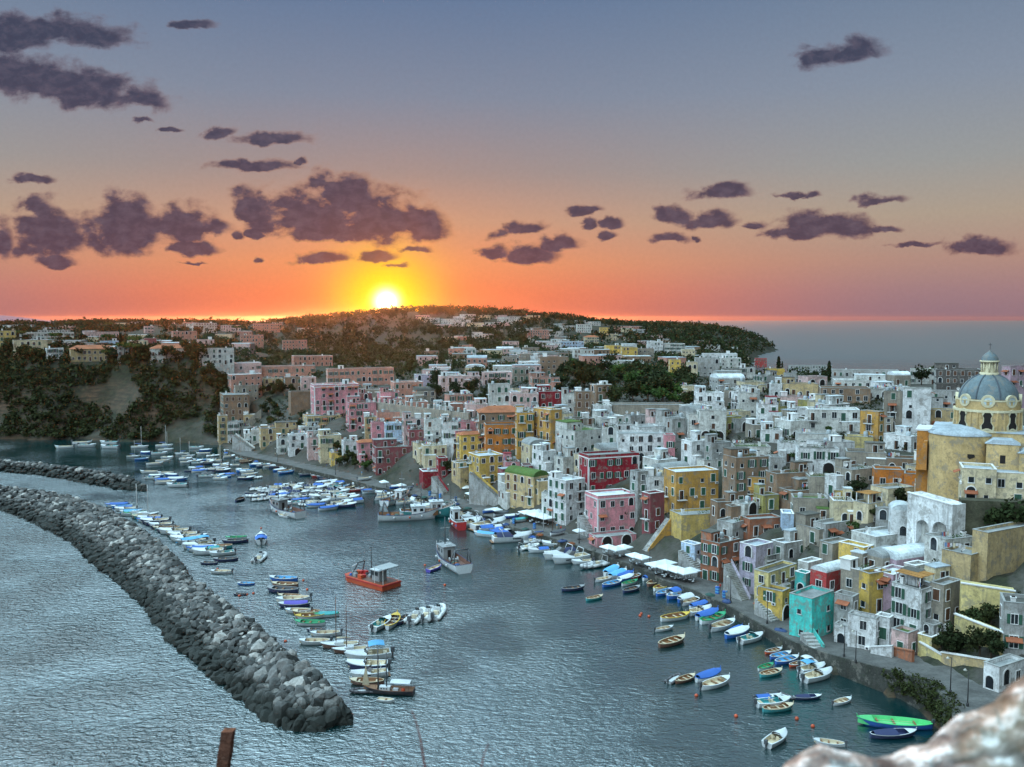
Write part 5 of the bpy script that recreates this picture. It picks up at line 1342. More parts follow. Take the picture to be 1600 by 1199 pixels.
    def cluster(n,poly,ln,tilt,kinds,dmin,seed):
        r=random.Random(seed); xs=[p[0] for p in poly]; ys=[p[1] for p in poly]; made=0;tries=0
        while made<n and tries<n*60:
            tries+=1; px=r.uniform(min(xs),max(xs));py=r.uniform(min(ys),max(ys)); c=False;k=len(poly)
            for i in range(k):
                x1,y1=poly[i];x2,y2=poly[(i+1)%k]
                if (y1>py)!=(y2>py) and px<(x2-x1)*(py-y1)/(y2-y1)+x1: c=not c
            if not c: continue
            X,Y=at(px,py,0)
            if any(math.hypot(X-a,(Y-b))<dmin for a,b,_ in BOATPOS): continue
            made+=1; th=math.atan2(r.gauss(tilt,.16),1) + (math.pi if r.random()<.35 else 0)
            kk=r.choice(kinds); put_boat(kk,X,Y,th,r.uniform(*ln))
    cluster(34,[(286,722),(330,712),(404,744),(396,752),(330,752),(290,738)],(4.6,6.8),.3,['mw','gw','mo','cw','gd','mb','rw','mn','gb','cb','cd','gd'],2.8,1)
    cluster(46,[(352,704),(378,710),(430,727),(520,748),(590,766),(584,774),(520,760),(440,740),(360,716)],(4.5,6.4),.5,['mw','gw','gd','mo','cw','gn','cb','gd','gr','gb','cd'],2.8,2)
    cluster(50,[(396,764),(470,758),(520,762),(546,775),(552,792),(520,798),(470,790),(400,782)],(5.5,8),.25,['mw','kc','mo','rw','gd','gw','kt','mb','cb','rg','mn','cd','rg'],3.5,3)
    cluster(14,[(200,712),(290,700),(330,702),(350,712),(300,722),(240,728)],(5.5,7),.15,['gw','mw','cw','gb','mo','sw','sb'],8,4)
    cluster(9,[(225,738),(280,742),(278,762),(228,752)],(6,8),.1,['gw','cw','mo','cb'],5,5)
    cluster(5,[(100,694),(190,694),(190,702),(100,702)],(8,10),.0,['gw','cw','mo'],10,6)
    cluster(20,[(590,768),(650,782),(700,792),(742,806),(736,818),(700,800),(640,790),(592,778)],(5.5,7.5),.5,['mw','gn','gw','mb','cw','gd','kc','rg'],3.4,7)
    cluster(10,[(742,806),(800,830),(850,846),(842,852),(790,842),(740,818)],(5.5,7.5),.4,['mw','gw','rg','cb','cw','kt'],3.2,8)
    for (px,py,k) in [(211,806,'sw'),(228,808,'sw'),(342,735,'sb'),(257,698,'sb'),(219,700,'sb'),(846,842,'sb')]:
        X,Y=at(px,py,0); put_boat(k,X,Y,rs.uniform(-.3,.6),8.)
    for (px,py,k) in [(610,765,'cw'),(624,768,'cd'),(755,803,'cw'),(772,808,'cd'),(788,812,'cw'),(800,818,'cg'),(560,752,'gw'),(860,838,'cd')]:
        X,Y=at(px,py,1.8); o=put_boat(k,X+2.2,Y+1.5,R(33+rs.uniform(-12,12)),5.5,z=2.15,group='covered boats pulled up on the quay'); o['label']='x'; BL[-1]=(BL[-1][0],BL[-1][1]+' ashore','',px,py)
    for p in PROTO.values():
        if not p[4]:
            stack=[p[0]]
            while stack:
                o=stack.pop(); stack+=KIDS.get(o.name,[]); bpy.data.objects.remove(o)
    print('BOATS',len(BOATPOS))
BLM=[("the schooner",606,1080),("the orange work boat",588,900),("the anchored fishing boats",705,880),("the grey fishing boat",445,802),("the long green boat",1395,1130),("the pink house quay",955,880),
("the parasol terrace",1040,900),("the arched stair quay",1150,960),("the aqua house quay",1240,1030),("the fish quay",650,800),("the long breakwater head",500,1090),("the mid-harbour raft",470,775),("the cliff-foot quay",350,705),("the far breakwater tip",230,755),("the inner north quay",500,745),("the breakwater mooring line",250,820),("the left mooring cluster",340,738)]
def finish_boats():
    global LM
    keep=LM[:]; LM[:]=BLM; resolve(BL); LM[:]=keep
# ============================================================ church, walls, stairs
def px_pt(px,py,Y):
    m=(599.5-py)/F; z=H+Y*(m*CP-SP)/(CP+m*SP); Z=Y*CP-(z-H)*SP; return (px-800)/F*Z,Y,z
def arched_wall(mb,L,h,t,arches,m,mback,z0=0,htop2=None,inner=1.6,base=-3):
    """wall along +x with real arched recesses cut in its front (-y) side"""
    h2=h if htop2 is None else htop2
    xs=set([0,L])
    for (a,b,zs) in arches:
        r=(b-a)/2
        for k in range(13): xs.add((a+b)/2-r*math.cos(math.pi*k/12))
    for k in range(1,int(L/3)): xs.add(k*3.)
    xs=sorted(xs); top=lambda x:h+(h2-h)*x/L
    def zb(x):
        for a,b,zs in arches:
            if a-1e-6<=x<=b+1e-6: r=(b-a)/2; c=(a+b)/2; return zs+math.sqrt(max(0,r*r-(x-c)**2))
        return None
    for x0,x1 in zip(xs,xs[1:]):
        mid=(x0+x1)/2; z_a=zb(x0) if zb(mid) is not None else None; z_b=zb(x1) if zb(mid) is not None else None
        if z_a is None:
            mb.add([(x0,0,base),(x1,0,base),(x1,0,top(x1)),(x0,0,top(x0))],[(0,1,2,3)],m)
        else:
            mb.add([(x0,0,z_a),(x1,0,z_b),(x1,0,top(x1)),(x0,0,top(x0))],[(0,1,2,3)],m)
            mb.add([(x0,0,z_a),(x1,0,z_b),(x1,inner,z_b),(x0,inner,z_a)],[(3,2,1,0)],m)
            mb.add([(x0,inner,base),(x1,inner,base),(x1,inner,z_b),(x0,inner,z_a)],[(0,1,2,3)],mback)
        mb.add([(x0,0,top(x0)),(x1,0,top(x1)),(x1,t,top(x1)),(x0,t,top(x0))],[(0,1,2,3)],m)
    for a,b,zs in arches:
        for x in(a,b): mb.add([(x,0,base),(x,inner,base),(x,inner,zs),(x,0,zs)],[(0,1,2,3)],m)
    mb.add([(0,0,base),(0,t,base),(0,t,h),(0,0,h)],[(3,2,1,0)],m); mb.add([(L,0,base),(L,t,base),(L,t,h2),(L,0,h2)],[(0,1,2,3)],m); mb.add([(0,t,base),(L,t,base),(L,t,h2),(0,t,h)],[(3,2,1,0)],m)
def wall_run(name,A,B,zt0,zt1,t,arches,m,label,cat,mback=None,coping=True,base=-4):
    """A,B: (x,y,z) foot points, seen side faces the camera"""
    dx,dy=B[0]-A[0],B[1]-A[1]; L=math.hypot(dx,dy); rz=math.atan2(dy,dx); z0=min(A[2],B[2])
    r=empty(name,(A[0],A[1],z0),rz); mb=MB(); arched_wall(mb,L,zt0-z0,t,[(a*L,b*L,zs) for a,b,zs in arches],m,mback or m,htop2=zt1-z0,base=base); mb.build('wall',r)
    if coping:
        c=MB(); a,b=zt0-z0,zt1-z0; v=[(-.1,-.14,a),(L+.1,-.14,b),(L+.1,.4,b),(-.1,.4,a),(-.1,-.14,a+.2),(L+.1,-.14,b+.2),(L+.1,.4,b+.2),(-.1,.4,a+.2)]
        c.add(v,[(0,1,5,4),(1,2,6,5),(2,3,7,6),(3,0,4,7),(4,5,6,7)],M_trim if coping is True else coping); c.build('coping',r)
    return tag(r,label,cat)
def church():
    Y=192.; pc=1543; X,_,_=px_pt(pc,650,Y); s=Y/F*1.0*(CP+ .03)
    zz=lambda py:px_pt(pc,py,Y)[2]
    z0=zz(800); r=empty('church',(X,Y,z0),-math.atan2(X,Y)); g=lambda py:zz(py)-z0
    my=pmat('church_yellow',(.52,.375,.18),.9,var=.3,speck=.25,streak=.3,stain=(.30,.20,.07)); mo=pmat('church_orange',(.50,.22,.05),.9,var=.3,streak=.3); mg=pmat('dome_lead',(.13,.18,.20),.6,var=.3,streak=.35,stain=(.06,.08,.09)); mc=pmat('church_cream',(.58,.53,.36),.85,var=.25); mr=roofm('b')
    def ringm(mb,r0,z0_,z1_,m,n=40,e=.35): mb.lathe([(r0,z0_),(r0+e,z0_),(r0+e,z1_),(r0,z1_)],n,m,(0,0,0),False)
    Rd=46*s; b=MB(); b.lathe([(Rd,g(690)),(Rd,g(640))],40,my); b.lathe([(Rd-.25,g(638)),(Rd-.25,g(622))],40,my); b.build('drum',r)
    b=MB(); ringm(b,Rd-.1,g(641),g(637.5),mc); ringm(b,Rd-.1,g(671),g(668),mc); ringm(b,Rd-.3,g(624.5),g(622.5),mc,e=.15); b.build('cornice',r)
    # dome
    Rm=42.5*s; Hd=g(584)-g(627); prof=[(Rm*math.cos(t*math.pi/2*.90),g(627)+Hd*math.sin(t*math.pi/2*.90)/math.sin(math.pi/2*.90)) for t in[k/14 for k in range(15)]]
    b=MB(); b.lathe(prof,48,mg); dome=b.build('dome',r)
    for k in range(8):
        a=2*math.pi*(k+.5)/8; q=MB()
        for (r0,za),(r1,zb) in zip(prof,prof[1:]): q.bar((r0*math.cos(a),r0*math.sin(a),za),(r1*math.cos(a),r1*math.sin(a),zb),.17,pmat('dome_rib',(.08,.10,.12),.6),6)
        q.build('rib',dome)
    md=MB(); 
    for k in range(8):
        a=2*math.pi*k/8-math.pi/2; q=MB(); n=16; c0=Vector((math.cos(a),math.sin(a),0)); u_=Vector((-math.sin(a),math.cos(a),0))
        def ring(rad,off,m,fill):
            pts=[tuple(c0*(Rm+off)+u_*rad*math.cos(2*math.pi*i/n)+Vector((0,0,g(624)+rad*math.sin(2*math.pi*i/n)))) for i in range(n)]
            return pts
        p1=ring(.85,.32,None,0); p2=ring(1.35,.32,None,0); p3=ring(1.35,-1.2,None,0)
        q.add(p1+p2+p3,[(i,(i+1)%n,n+(i+1)%n,n+i) for i in range(n)]+[(n+i,n+(i+1)%n,2*n+(i+1)%n,2*n+i) for i in range(n)],mc)
        q.add(ring(.88,.22,None,0),[tuple(range(n))],pmat('oculus_pane',(.50,.60,.62),.4)); q.build('oculus_window',r)
        # keyhole windows of the drum
        q=MB(); Rw=Rd; zc=g(654)
        def shp(k1,off):
            P=[(-.95,-1.75),(-.2,-1.45),(.2,-1.45),(.95,-1.75),(1.05,-.9),(.62,-.2),(.62,.7),(.85,1.15),(.55,1.75),(0,1.95),(-.55,1.75),(-.85,1.15),(-.62,.7),(-.62,-.2),(-1.05,-.9)]
            return [tuple(c0*(Rw+off)+u_*x*k1+Vector((0,0,zc+z_*k1))) for x,z_ in P]
        a1=shp(1.,.16);a2=shp(1.28,.16);a3=shp(1.28,-.4);N=len(a1)
        q.add(a1+a2+a3,[(i,(i+1)%N,N+(i+1)%N,N+i) for i in range(N)]+[(N+i,N+(i+1)%N,2*N+(i+1)%N,2*N+i) for i in range(N)],mc); q.add(shp(1.,.09),[tuple(range(N))],M_dark); q.build('keyhole_window',r)
        q=MB(); a+=math.pi/8; c1=Vector((math.cos(a),math.sin(a),0)); u1=Vector((-math.sin(a),math.cos(a),0))
        for sg in(-1,1): 
            e=c1*(Rd+.02)+u1*sg*.7; q.bar(tuple(e+Vector((0,0,g(668)))),tuple(e+Vector((0,0,g(641)))),.22,my,6)
        q.build('pilaster',r)
    # lantern
    rl=10.5*s; b=MB(); b.lathe([(rl*1.25,g(586)),(rl*1.25,g(582)),(rl*.8,g(582)),(rl*.8,g(566))],24,mc); 
    for k in range(8): a=2*math.pi*k/8; b.bar((rl*math.cos(a),rl*math.sin(a),g(583)),(rl*math.cos(a),rl*math.sin(a),g(566)),.17,mc,8)
    b.lathe([(rl*.8,g(566)),(rl*1.3,g(566)),(rl*1.3,g(563.5)),(rl*.9,g(563.5))],24,mc); lan=b.build('lantern',r)
    b=MB(); b.lathe([(rl*1.18,g(563.4)),(rl*1.12,g(560)),(rl*.85,g(555)),(rl*.42,g(551)),(rl*.1,g(548)),(.06,g(546))],24,mg); b.build('lantern_cap',r)
    b=MB(); b.bar((0,0,g(548)),(0,0,g(536)),.05,M_iron); b.bar((-.35,0,g(539)),(.35,0,g(539)),.05,M_iron); b.build('cross',r)
    # body: stacked volumes round the drum
    def px(v): return (v-pc)*s
    b=MB(); base=-8
    b.box(px(1470),px(1640),-6.3,9,base,g(671),my); b.build('nave_wall',r)
    b=MB(); b.lathe([(6.2,base),(6.2,g(676))],28,my,(px(1508),-4.0,0)); b.build('apse',r)
    b=MB(); b.lathe([(6.4,g(676)),(6.4,g(674)),(5.2,g(669)),(3.0,g(664)),(0,g(662))],28,mr,(px(1508),-4.0,0)); b.build('apse_roof',r)
    b=MB(); b.box(px(1543),px(1585),-10.5,-6,base,g(684),my); b.box(px(1585),px(1660),-12.,-6,base,g(694),my); b.build('transept_wall',r)
    b=MB(); b.prism([(px(1541),g(684)),(px(1587),g(684)),(px(1576),g(677)),(px(1552),g(677))],-10.7,-5.9,mr); b.prism([(px(1583),g(694)),(px(1662),g(694)),(px(1650),g(688)),(px(1595),g(688))],-12.2,-5.9,mr); b.box(px(1468),px(1642),-6.5,9.2,g(671)+.01,g(669.5),mr); b.build('roof',r)
    b=MB(); b.box(px(1447),px(1470),-3,6,base,g(676),mo); b.box(px(1445),px(1471),-3.2,6.2,g(676),g(673.5),M_trim); b.prism([(px(1447),g(735)),(px(1463),g(735)),(px(1463),g(690)),(px(1458),g(690))],-6.,-2.9,mo); b.build('side_chapel',r)
    q=MB(); q.prism([(px(1517),g(702)),(px(1528),g(702)),(px(1529),g(706)),(px(1522),g(709)),(px(1517),g(706))],-10.0,-9.95,M_dark); q.build('window',r)
    q=MB(); 
    for k in range(3): x=px(1556+k*0); 
    q.box(px(1561),px(1568),-10.56,-10.5,g(712),g(700),M_dark); q.build('window',r)
    tag(r,'yellow church with a big ribbed grey-green dome and small lantern','church')
    FOOT.append((X+3,Y-1,0,30,26,z0-2))
def details():
    # church annexes and the walls under it
    hero(1502,1502,1553,731,784,6,'cream','b','Z','cream annex with one square window in front of the church',Y=176,zb=19,depth=7,seed=901)
    hero(1552,1552,1660,738,790,6,'cream','b','Z','cream annex with an orange panel at the right edge below the church',Y=175,zb=18,depth=8,seed=902)
    A=px_pt(1500,860,172); B=px_pt(1700,868,166)
    wall_run('retaining_wall',(A[0],A[1],8),(B[0],B[1],8),px_pt(1500,782,172)[2],px_pt(1700,788,166)[2],3,[],pmat('dark_weedy_stone',(.06,.06,.04),.95,var=.5,speck=.6,stain=(.02,.03,.01)),'dark weedy retaining wall below the cream church annexes','wall',coping=False)
    X,Y,z=hit(1416,848); X2,Y2,z2=hit(1486,862)
    wall_run('viaduct',(X,Y,z),(X2,Y2,z2),ztop(Y,770),ztop(Y2,790),4,[(.22,.50,3.6),(.58,.90,3.8)],wall('white'),'tall whitewashed viaduct with two deep arches below the church','viaduct',mback=wall('offwhite'))
    X,Y,z=hit(1497,862); X3,Y3,z3=hit(1512,850)
    # sandy walls right
    hero(1517,1541,1660,832,905,28,'sand','g','N','huge blank sandy wall block at the right edge under the church')
    hero(1470,1515,1541,868,920,36,'sand','g','N')
    A=hit(1500,975); B=hit(1585,958)
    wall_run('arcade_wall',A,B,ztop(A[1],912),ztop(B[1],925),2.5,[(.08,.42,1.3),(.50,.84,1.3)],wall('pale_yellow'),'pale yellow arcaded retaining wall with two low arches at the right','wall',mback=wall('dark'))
    A=hit(1470,1040); B=hit(1545,1056)
    wall_run('garden_wall',A,B,ztop(A[1],1020),ztop(B[1],1032),.8,[],wall('sand'),'sandy garden wall beside the promenade ramp under the dark trees','wall')
    A=hit(1490,1004); B=hit(1566,1030)
    wall_run('garden_wall',A,B,ztop(A[1],960),ztop(B[1],990),1.2,[],wall('pale_yellow'),'high pale yellow retaining wall behind the dark garden trees','wall')
    A=hit(1424,1042); B=hit(1392,1030)
    wall_run('garden_wall',B,A,ztop(B[1],1012),ztop(A[1],1018),.6,[],wall('brick'),'low brick-red wall at the foot of the white pergola house','wall',coping=wall('brick'))
    A=hit(1360,1026); B=hit(1393,1032)
    wall_run('garden_wall',A,B,ztop(A[1],1012),ztop(B[1],1010),.6,[],wall('white'),'low whitewashed wall between the white house and brick wall','wall')
    A=hit(1436,1030); B=hit(1470,1040)
    wall_run('garden_wall',A,B,ztop(A[1],1004),ztop(B[1],1024),.8,[],wall('pale_yellow'),'pale yellow garden wall with small blue sign near the promenade','wall')
    A2=A; sg=MB(); sg.box(0,1.1,-.03,0,0,.7,bmat('blue')); sg.box(-.05,1.15,-.02,0.02,-.05,.75,M_trim); o=sg.build('sign',None,(A2[0]+1.1,A2[1]-.2,A2[2]+1.1),math.atan2(B[1]-A[1],B[0]-A[0])); tag(o,'small blue sign on the pale yellow garden wall','sign')
    # battlemented wall of the palace garden
    A=hit(582,652); B=hit(732,668); zt0=ztop(A[1],628); zt1=ztop(B[1],646)
    r=wall_run('battlemented_wall',A,B,zt0,zt1,1.2,[],wall('stone'),'long stone garden wall topped with square pillars','wall',coping=False)
    L=math.hypot(B[0]-A[0],B[1]-A[1]); z0=min(A[2],B[2])
    for i in range(17):
        t=(i+.3)/17; q=MB(); z=zt0+(zt1-zt0)*t-z0; q.box(t*L-.35,t*L+.35,.1,.8,z-.1,z+1.5,wall('offwhite')); q.box(t*L-.42,t*L+.42,.03,.87,z+1.5,z+1.7,M_trim); q.build('pillar',r)
    A=hit(955,652); 
    # stairs: (bottom px,py) -> (top px,py)
    def stair(x0,y0,x1,y1,col,label,wd=2.2):
        A=hit(x0,y0); X0,Y0,z0=A; Yt=Y0+ (3.0 if x1>x0 else 5.); 
        a=px_pt(x1,y1,Yt); z1=max(a[2],z0+1.5); dx,dy=a[0]-X0,a[1]-Y0; L=math.hypot(dx,dy); rz=math.atan2(dy,dx)
        r=empty('staircase',(X0,Y0,z0),rz); mb=MB(); n=max(5,int((z1-z0)/.3)); hh=z1-z0
        for i in range(n): mb.box(L*i/n,L*(i+1)/n,0,wd,-3,hh*(i+1)/n,wall('grey'))
        mb.build('steps',r); m=MB(); v=[(0,-.3,-3),(L,-.3,-3),(L,-.3,hh+.9),(0,-.3,.9),(0,-.01,-3),(L,-.01,-3),(L,-.01,hh+.9),(0,-.01,.9)]
        m.add(v,[(0,1,2,3),(3,2,6,7),(4,7,6,5),(0,3,7,4),(1,5,6,2)],wall(col)); m.build('parapet',r); tag(r,label,'staircase')
    stair(1012,870,1050,812,'ochre','ochre outside staircase climbing to the orange-ochre house',2.5)
    stair(1100,892,1070,858,'white','white outside staircase beside the pale blue house')
    stair(1172,940,1142,880,'lilac','lilac-grey arched staircase in front of the lilac-grey house')
    stair(1222,975,1192,934,'yellow','yellow outside staircase beside the aqua house')
    stair(783,778,738,738,'yellow','yellow outside staircase in front of the yellow waterfront house')
    stair(1286,1018,1268,990,'aqua','aqua curved stair wall at the foot of the aqua house')
    stair(398,702,368,680,'offwhite','lower flight of the cliff staircase by the white arch building')
    stair(370,676,408,642,'stone','upper flight of the cliff staircase by the white arch building')
    stair(700,770,682,744,'crimson','crimson outside staircase beside the low crimson building')
    stair(930,835,912,805,'white','white outside staircase left of the pink waterfront house')
    # parasols and awnings on the quay
    def parasol(px,py,w,label=None):
        x,y=at(px,py,4.5); r=empty('parasol',(x,y,1.82),R(-57+rs.uniform(-6,6)))
        c=MB(); n=w/2; c.add([(-n,-n,2.45),(n,-n,2.45),(n,n,2.45),(-n,n,2.45),(0,0,3.15)],[(0,1,4),(1,2,4),(2,3,4),(3,0,4)],M_canv); 
        for a,b in(((-n,-n),(n,-n)),((n,-n),(n,n)),((n,n),(-n,n)),((-n,n),(-n,-n))): c.add([(*a,2.45),(*b,2.45),(*b,2.25),(*a,2.25)],[(3,2,1,0)],M_canv)
        c.build('canopy',r); p=MB(); p.bar((0,0,0),(0,0,3.2),.04,M_wood); p.build('pole',r); b=MB(); b.box(-.4,.4,-.4,.4,0,.12,M_iron); b.build('base',r)
        r['category']='parasol'; r['group']='white parasols along the harbour cafes'; PL.append((r,'large white square parasol','',px,py)); return r
    rs=random.Random(77); PL=[]
    for a in [(714,757,4.2),(729,760,4.2),(740,770,4.4),(757,773,4.4),(824,799,4.2),(838,803,4.2),(853,807,4.2),(842,797,4.2),(858,801,4.2),(951,853,3.4),(964,856,3.4),(975,853,3.4),(992,866,3.4),(1003,869,3.4),(1026,880,4.2),(1042,884,4.2),(1058,888,4.2),(1040,877,4),(1070,891,4.2),(1079,889,3.6)]: parasol(*a)
    for (px,py) in [(600,752),(627,757),(776,795),(905,828)]: parasol(px,py,2.8)
    # cafe tables with chairs
    tp=empty('cafe_table',(0,0,-60)); t=MB(); t.lathe([(0,.74),(.42,.74),(.42,.78),(0,.78)],12,M_canv); t.build('table_top',tp); t=MB(); t.bar((0,0,0),(0,0,.74),.04,M_iron); t.box(-.25,.25,-.25,.25,0,.03,M_iron); t.build('leg',tp)
    cp=empty('cafe_chair',(0,0,-60)); t=MB(); t.box(-.22,.22,-.22,.22,.43,.47,M_canv); t.build('seat',cp); t=MB(); t.box(-.22,.22,.2,.24,.47,.9,M_canv); t.build('backrest',cp)
    for sx in(-1,1):
        for sy in(-1,1): t=MB(); t.bar((sx*.19,sy*.19,0),(sx*.19,sy*.19,.43),.02,M_iron,4); t.build('leg',cp)
    index_kids(); f1=f2=True; CT=[]
    for (px,py) in [(1030,899),(1036,903),(1044,901),(1050,906),(1058,904),(1064,908),(1072,906),(1078,911),(1020,892),(1012,888),(1000,884),(990,880),(842,820),(852,822),(832,817),(960,868),(970,871),(948,866),(735,784),(750,786)]:
        x,y=at(px,py,1.82); o=tp if f1 else copy_tree(tp); f1=False; o.location=(x,y,1.85); o['category']='table'; o['group']='cafe tables on the quay'; CT.append((o,'small white round cafe table','',px,py))
        for k in range(2):
            a=rs.uniform(0,3.1)+k*math.pi; o=cp if f2 else copy_tree(cp); f2=False; o.location=(x+.75*math.cos(a),y+.75*math.sin(a),1.85); o.rotation_euler=(0,0,a-math.pi/2); tag(o,'small white chair at a cafe table on the quay','chair','cafe chairs on the quay')
    # street lamps
    sp=empty('street_lamp',(0,0,-60)); t=MB(); t.bar((0,0,0),(0,0,5.6),.09,M_iron,8,.05); t.lathe([(.2,0),(.2,.5),(.1,.6)],8,M_iron); t.build('pole',sp); t=MB(); t.bar((0,0,5.5),(-.9,0,5.9),.04,M_iron); t.build('arm',sp); t=MB(); t.lathe([(.05,.35),(.28,.1),(.24,0),(0,-.05)],10,pmat('lamp_glass',(.5,.5,.45),.4),(-.95,0,5.6)); t.build('lamp_head',sp)
    index_kids(); f=True; SLl=[]
    for (px,py) in [(1136,943),(1193,976),(1313,1030),(1331,1040),(1506,1105),(1479,1086),(1010,890),(900,850),(800,822),(700,784),(600,762),(520,742),(430,722)]:
        X,Y=at(px,py,1.9 if px<1240 else 1.9+(px-1240)/250*3.4); o=sp if f else copy_tree(sp); f=False; X+=.9;Y+=.7; zq=max(1.85,T1(X+.5,Y+.5)); zq=1.85 if px<1240 else zq+.3; o.location=(X,Y,zq); o.rotation_euler=(0,0,R(33)); o['category']='street lamp'; o['group']='street lamps along the promenade'; SLl.append((o,'dark street lamp on the promenade','',px,py))
    # people strolling
    def person_mesh(shirt,trouser,pose):
        pts=[(0,0,.95),(0,0,1.2),(0,0,1.42),(0,.0,1.52),(0,-.02,1.66),(.1,0,.92),(.11,-.12*pose,.5),(.12,.14*pose,.06),(.12,-.04+.14*pose,.03),(-.1,0,.92),(-.11,.14*pose,.5),(-.12,-.16*pose,.06),(-.12,-.24*pose,.03),(.2,0,1.4),(.27,.06*pose,1.12),(.26,-.08*pose,.88),(-.2,0,1.4),(-.27,-.06*pose,1.12),(-.26,-.02,.88)]
        ed=[(0,1),(1,2),(2,3),(3,4),(0,5),(5,6),(6,7),(7,8),(0,9),(9,10),(10,11),(11,12),(2,13),(13,14),(14,15),(2,16),(16,17),(17,18)]
        rad=[.15,.14,.15,.06,.105,.09,.065,.045,.04,.09,.065,.045,.04,.06,.045,.035,.06,.045,.035]
        me=bpy.data.meshes.new('p'); me.from_pydata(pts,ed,[]); o=bpy.data.objects.new('p',me); COL.objects.link(o); md=o.modifiers.new('s','SKIN'); 
        for v,r_ in zip(me.skin_vertices[0].data,rad): v.radius=(r_,r_*.85)
        me.skin_vertices[0].data[0].use_root=True; s2=o.modifiers.new('u','SUBSURF'); s2.levels=1; s2.render_levels=1
        dg=bpy.context.evaluated_depsgraph_get(); m2=bpy.data.meshes.new_from_object(o.evaluated_get(dg)); bpy.data.objects.remove(o)
        m2.materials.clear(); sk=pmat('skin',(.42,.24,.16),.6); ms=pmat('shirt_'+shirt,BC[shirt],.9); mt=pmat('trousers_'+trouser,BC[trouser],.9); mh=pmat('hair',(.03,.02,.015),.8)
        for m in(ms,mt,sk,mh): m2.materials.append(m)
        for p in m2.polygons:
            z=p.center.z; x=abs(p.center.x); p.material_index=3 if z>1.68 else 2 if z>1.47 or (x>.2 and z<1.2) else 0 if z>.93 else 1; p.use_smooth=True
        m2.name='person'; return m2
    try:
        PM=[person_mesh(*a) for a in [('white','navy',1),('red','dgrey',.6),('sky','cream',.3),('black','blue',1),('cream','brown',.8)]]
        PP=[]
        for i,(px,py) in enumerate([(1112,928),(1118,925),(1128,935),(1185,965),(905,838),(912,842),(870,832),(864,828),(800,812),(770,802),(640,762),(646,763),(560,744),(505,730),(425,714),(1020,895),(1066,897),(1232,992),(1260,1003),(720,782),(688,772),(935,858),(985,874)]):
            x,y=at(px,py,1.82); o=inst('person',PM[i%5],None,(x+1.2,y+.8,1.84),rs.uniform(0,6.28),(1,1,rs.uniform(.95,1.05))); o['category']='person'; o['group']='people strolling on the quay'
            PP.append((o,['person in white shirt and dark trousers','person in red top','person in pale blue top','person in black top','person in cream top'][i%5],'',px,py))
    except Exception as e: print('PERSON',e); PP=[]
    global LM
    keep=LM[:]; LM[:]=BLM; resolve(PL); resolve(CT); resolve(SLl); resolve(PP); LM[:]=keep
    # net heaps and crates on the quay
    nb=[]
    for j,c_ in enumerate([(.04,.09,.08),(.20,.07,.03),(.04,.07,.16),(.12,.12,.11)]):
        q=MB(); q.lathe([(1.0,0),(1.05,.15),(.8,.45),(.45,.62),(.1,.7),(0,.7)],11,pmat('net_%d'%j,c_,.95,scale=4,bump=1.)); me=q.mesh('net_heap')
        for v in me.vertices: v.co.x+=rs.uniform(-.15,.15); v.co.y+=rs.uniform(-.15,.15); v.co.z*=rs.uniform(.7,1.15)
        nb.append(me)
    NHs=[]
    for (px,py) in [(640,776),(655,779),(668,781),(690,787),(706,790),(722,797),(765,815),(782,822),(812,829),(835,838),(870,848),(884,852),(915,862),(1100,933),(1126,944),(1210,990)]:
        x,y=at(px,py,1.8); o=inst('net_heap',nb[rs.randrange(4)],None,(x+1.6,y+1.1,1.81),rs.uniform(0,6),(rs.uniform(.8,1.4),rs.uniform(.8,1.2),rs.uniform(.7,1.1))); o['category']='fishing net'; o['group']='net heaps on the quay'; NHs.append((o,'heap of fishing net on quay','',px,py))
    cb_=MB()
    for k in range(5): cbox(cb_,-.4,.4,-.28,.28,k*.31,k*.31+.28,bmat('sky' if k%2 else 'blue'),.04)
    cme=cb_.mesh('crate_stack')
    for (px,py) in [(660,776),(676,780),(700,785),(790,820),(822,828),(1116,938),(1106,931)]:
        x,y=at(px,py,1.8); o=inst('crate_stack',cme,None,(x+2.4,y+1.5,1.81),rs.uniform(0,6)); o['category']='fish crates'; o['group']='blue fish crates on the quay'; NHs.append((o,'stack of blue fish crates on the quay','',px,py))
    keep=LM[:]; LM[:]=BLM; resolve(NHs); LM[:]=keep
    # mooring buoys
    bm2=MB(); bm2.lathe([(0,-.2),(.28,-.1),(.32,.1),(.2,.3),(0,.36)],10,bmat('orange')); bmesh_=bm2.mesh('mooring_buoy'); QB=[]
    for (px,py) in [(474,908),(374,932),(386,930),(396,928),(480,922),(446,1003),(695,915),(664,884),(1002,960),(1000,963),(1014,964),(1150,1120),(1245,1124),(1088,1088),(1270,1136),(340,890),(408,826)]:
        x,y=at(px,py,0); o=inst('mooring_buoy',bmesh_,None,(x,y,.05)); o['category']='buoy'; o['group']='orange mooring buoys'; QB.append((o,'small orange mooring buoy','',px,py))
    keep=LM[:]; LM[:]=BLM; resolve(QB); LM[:]=keep
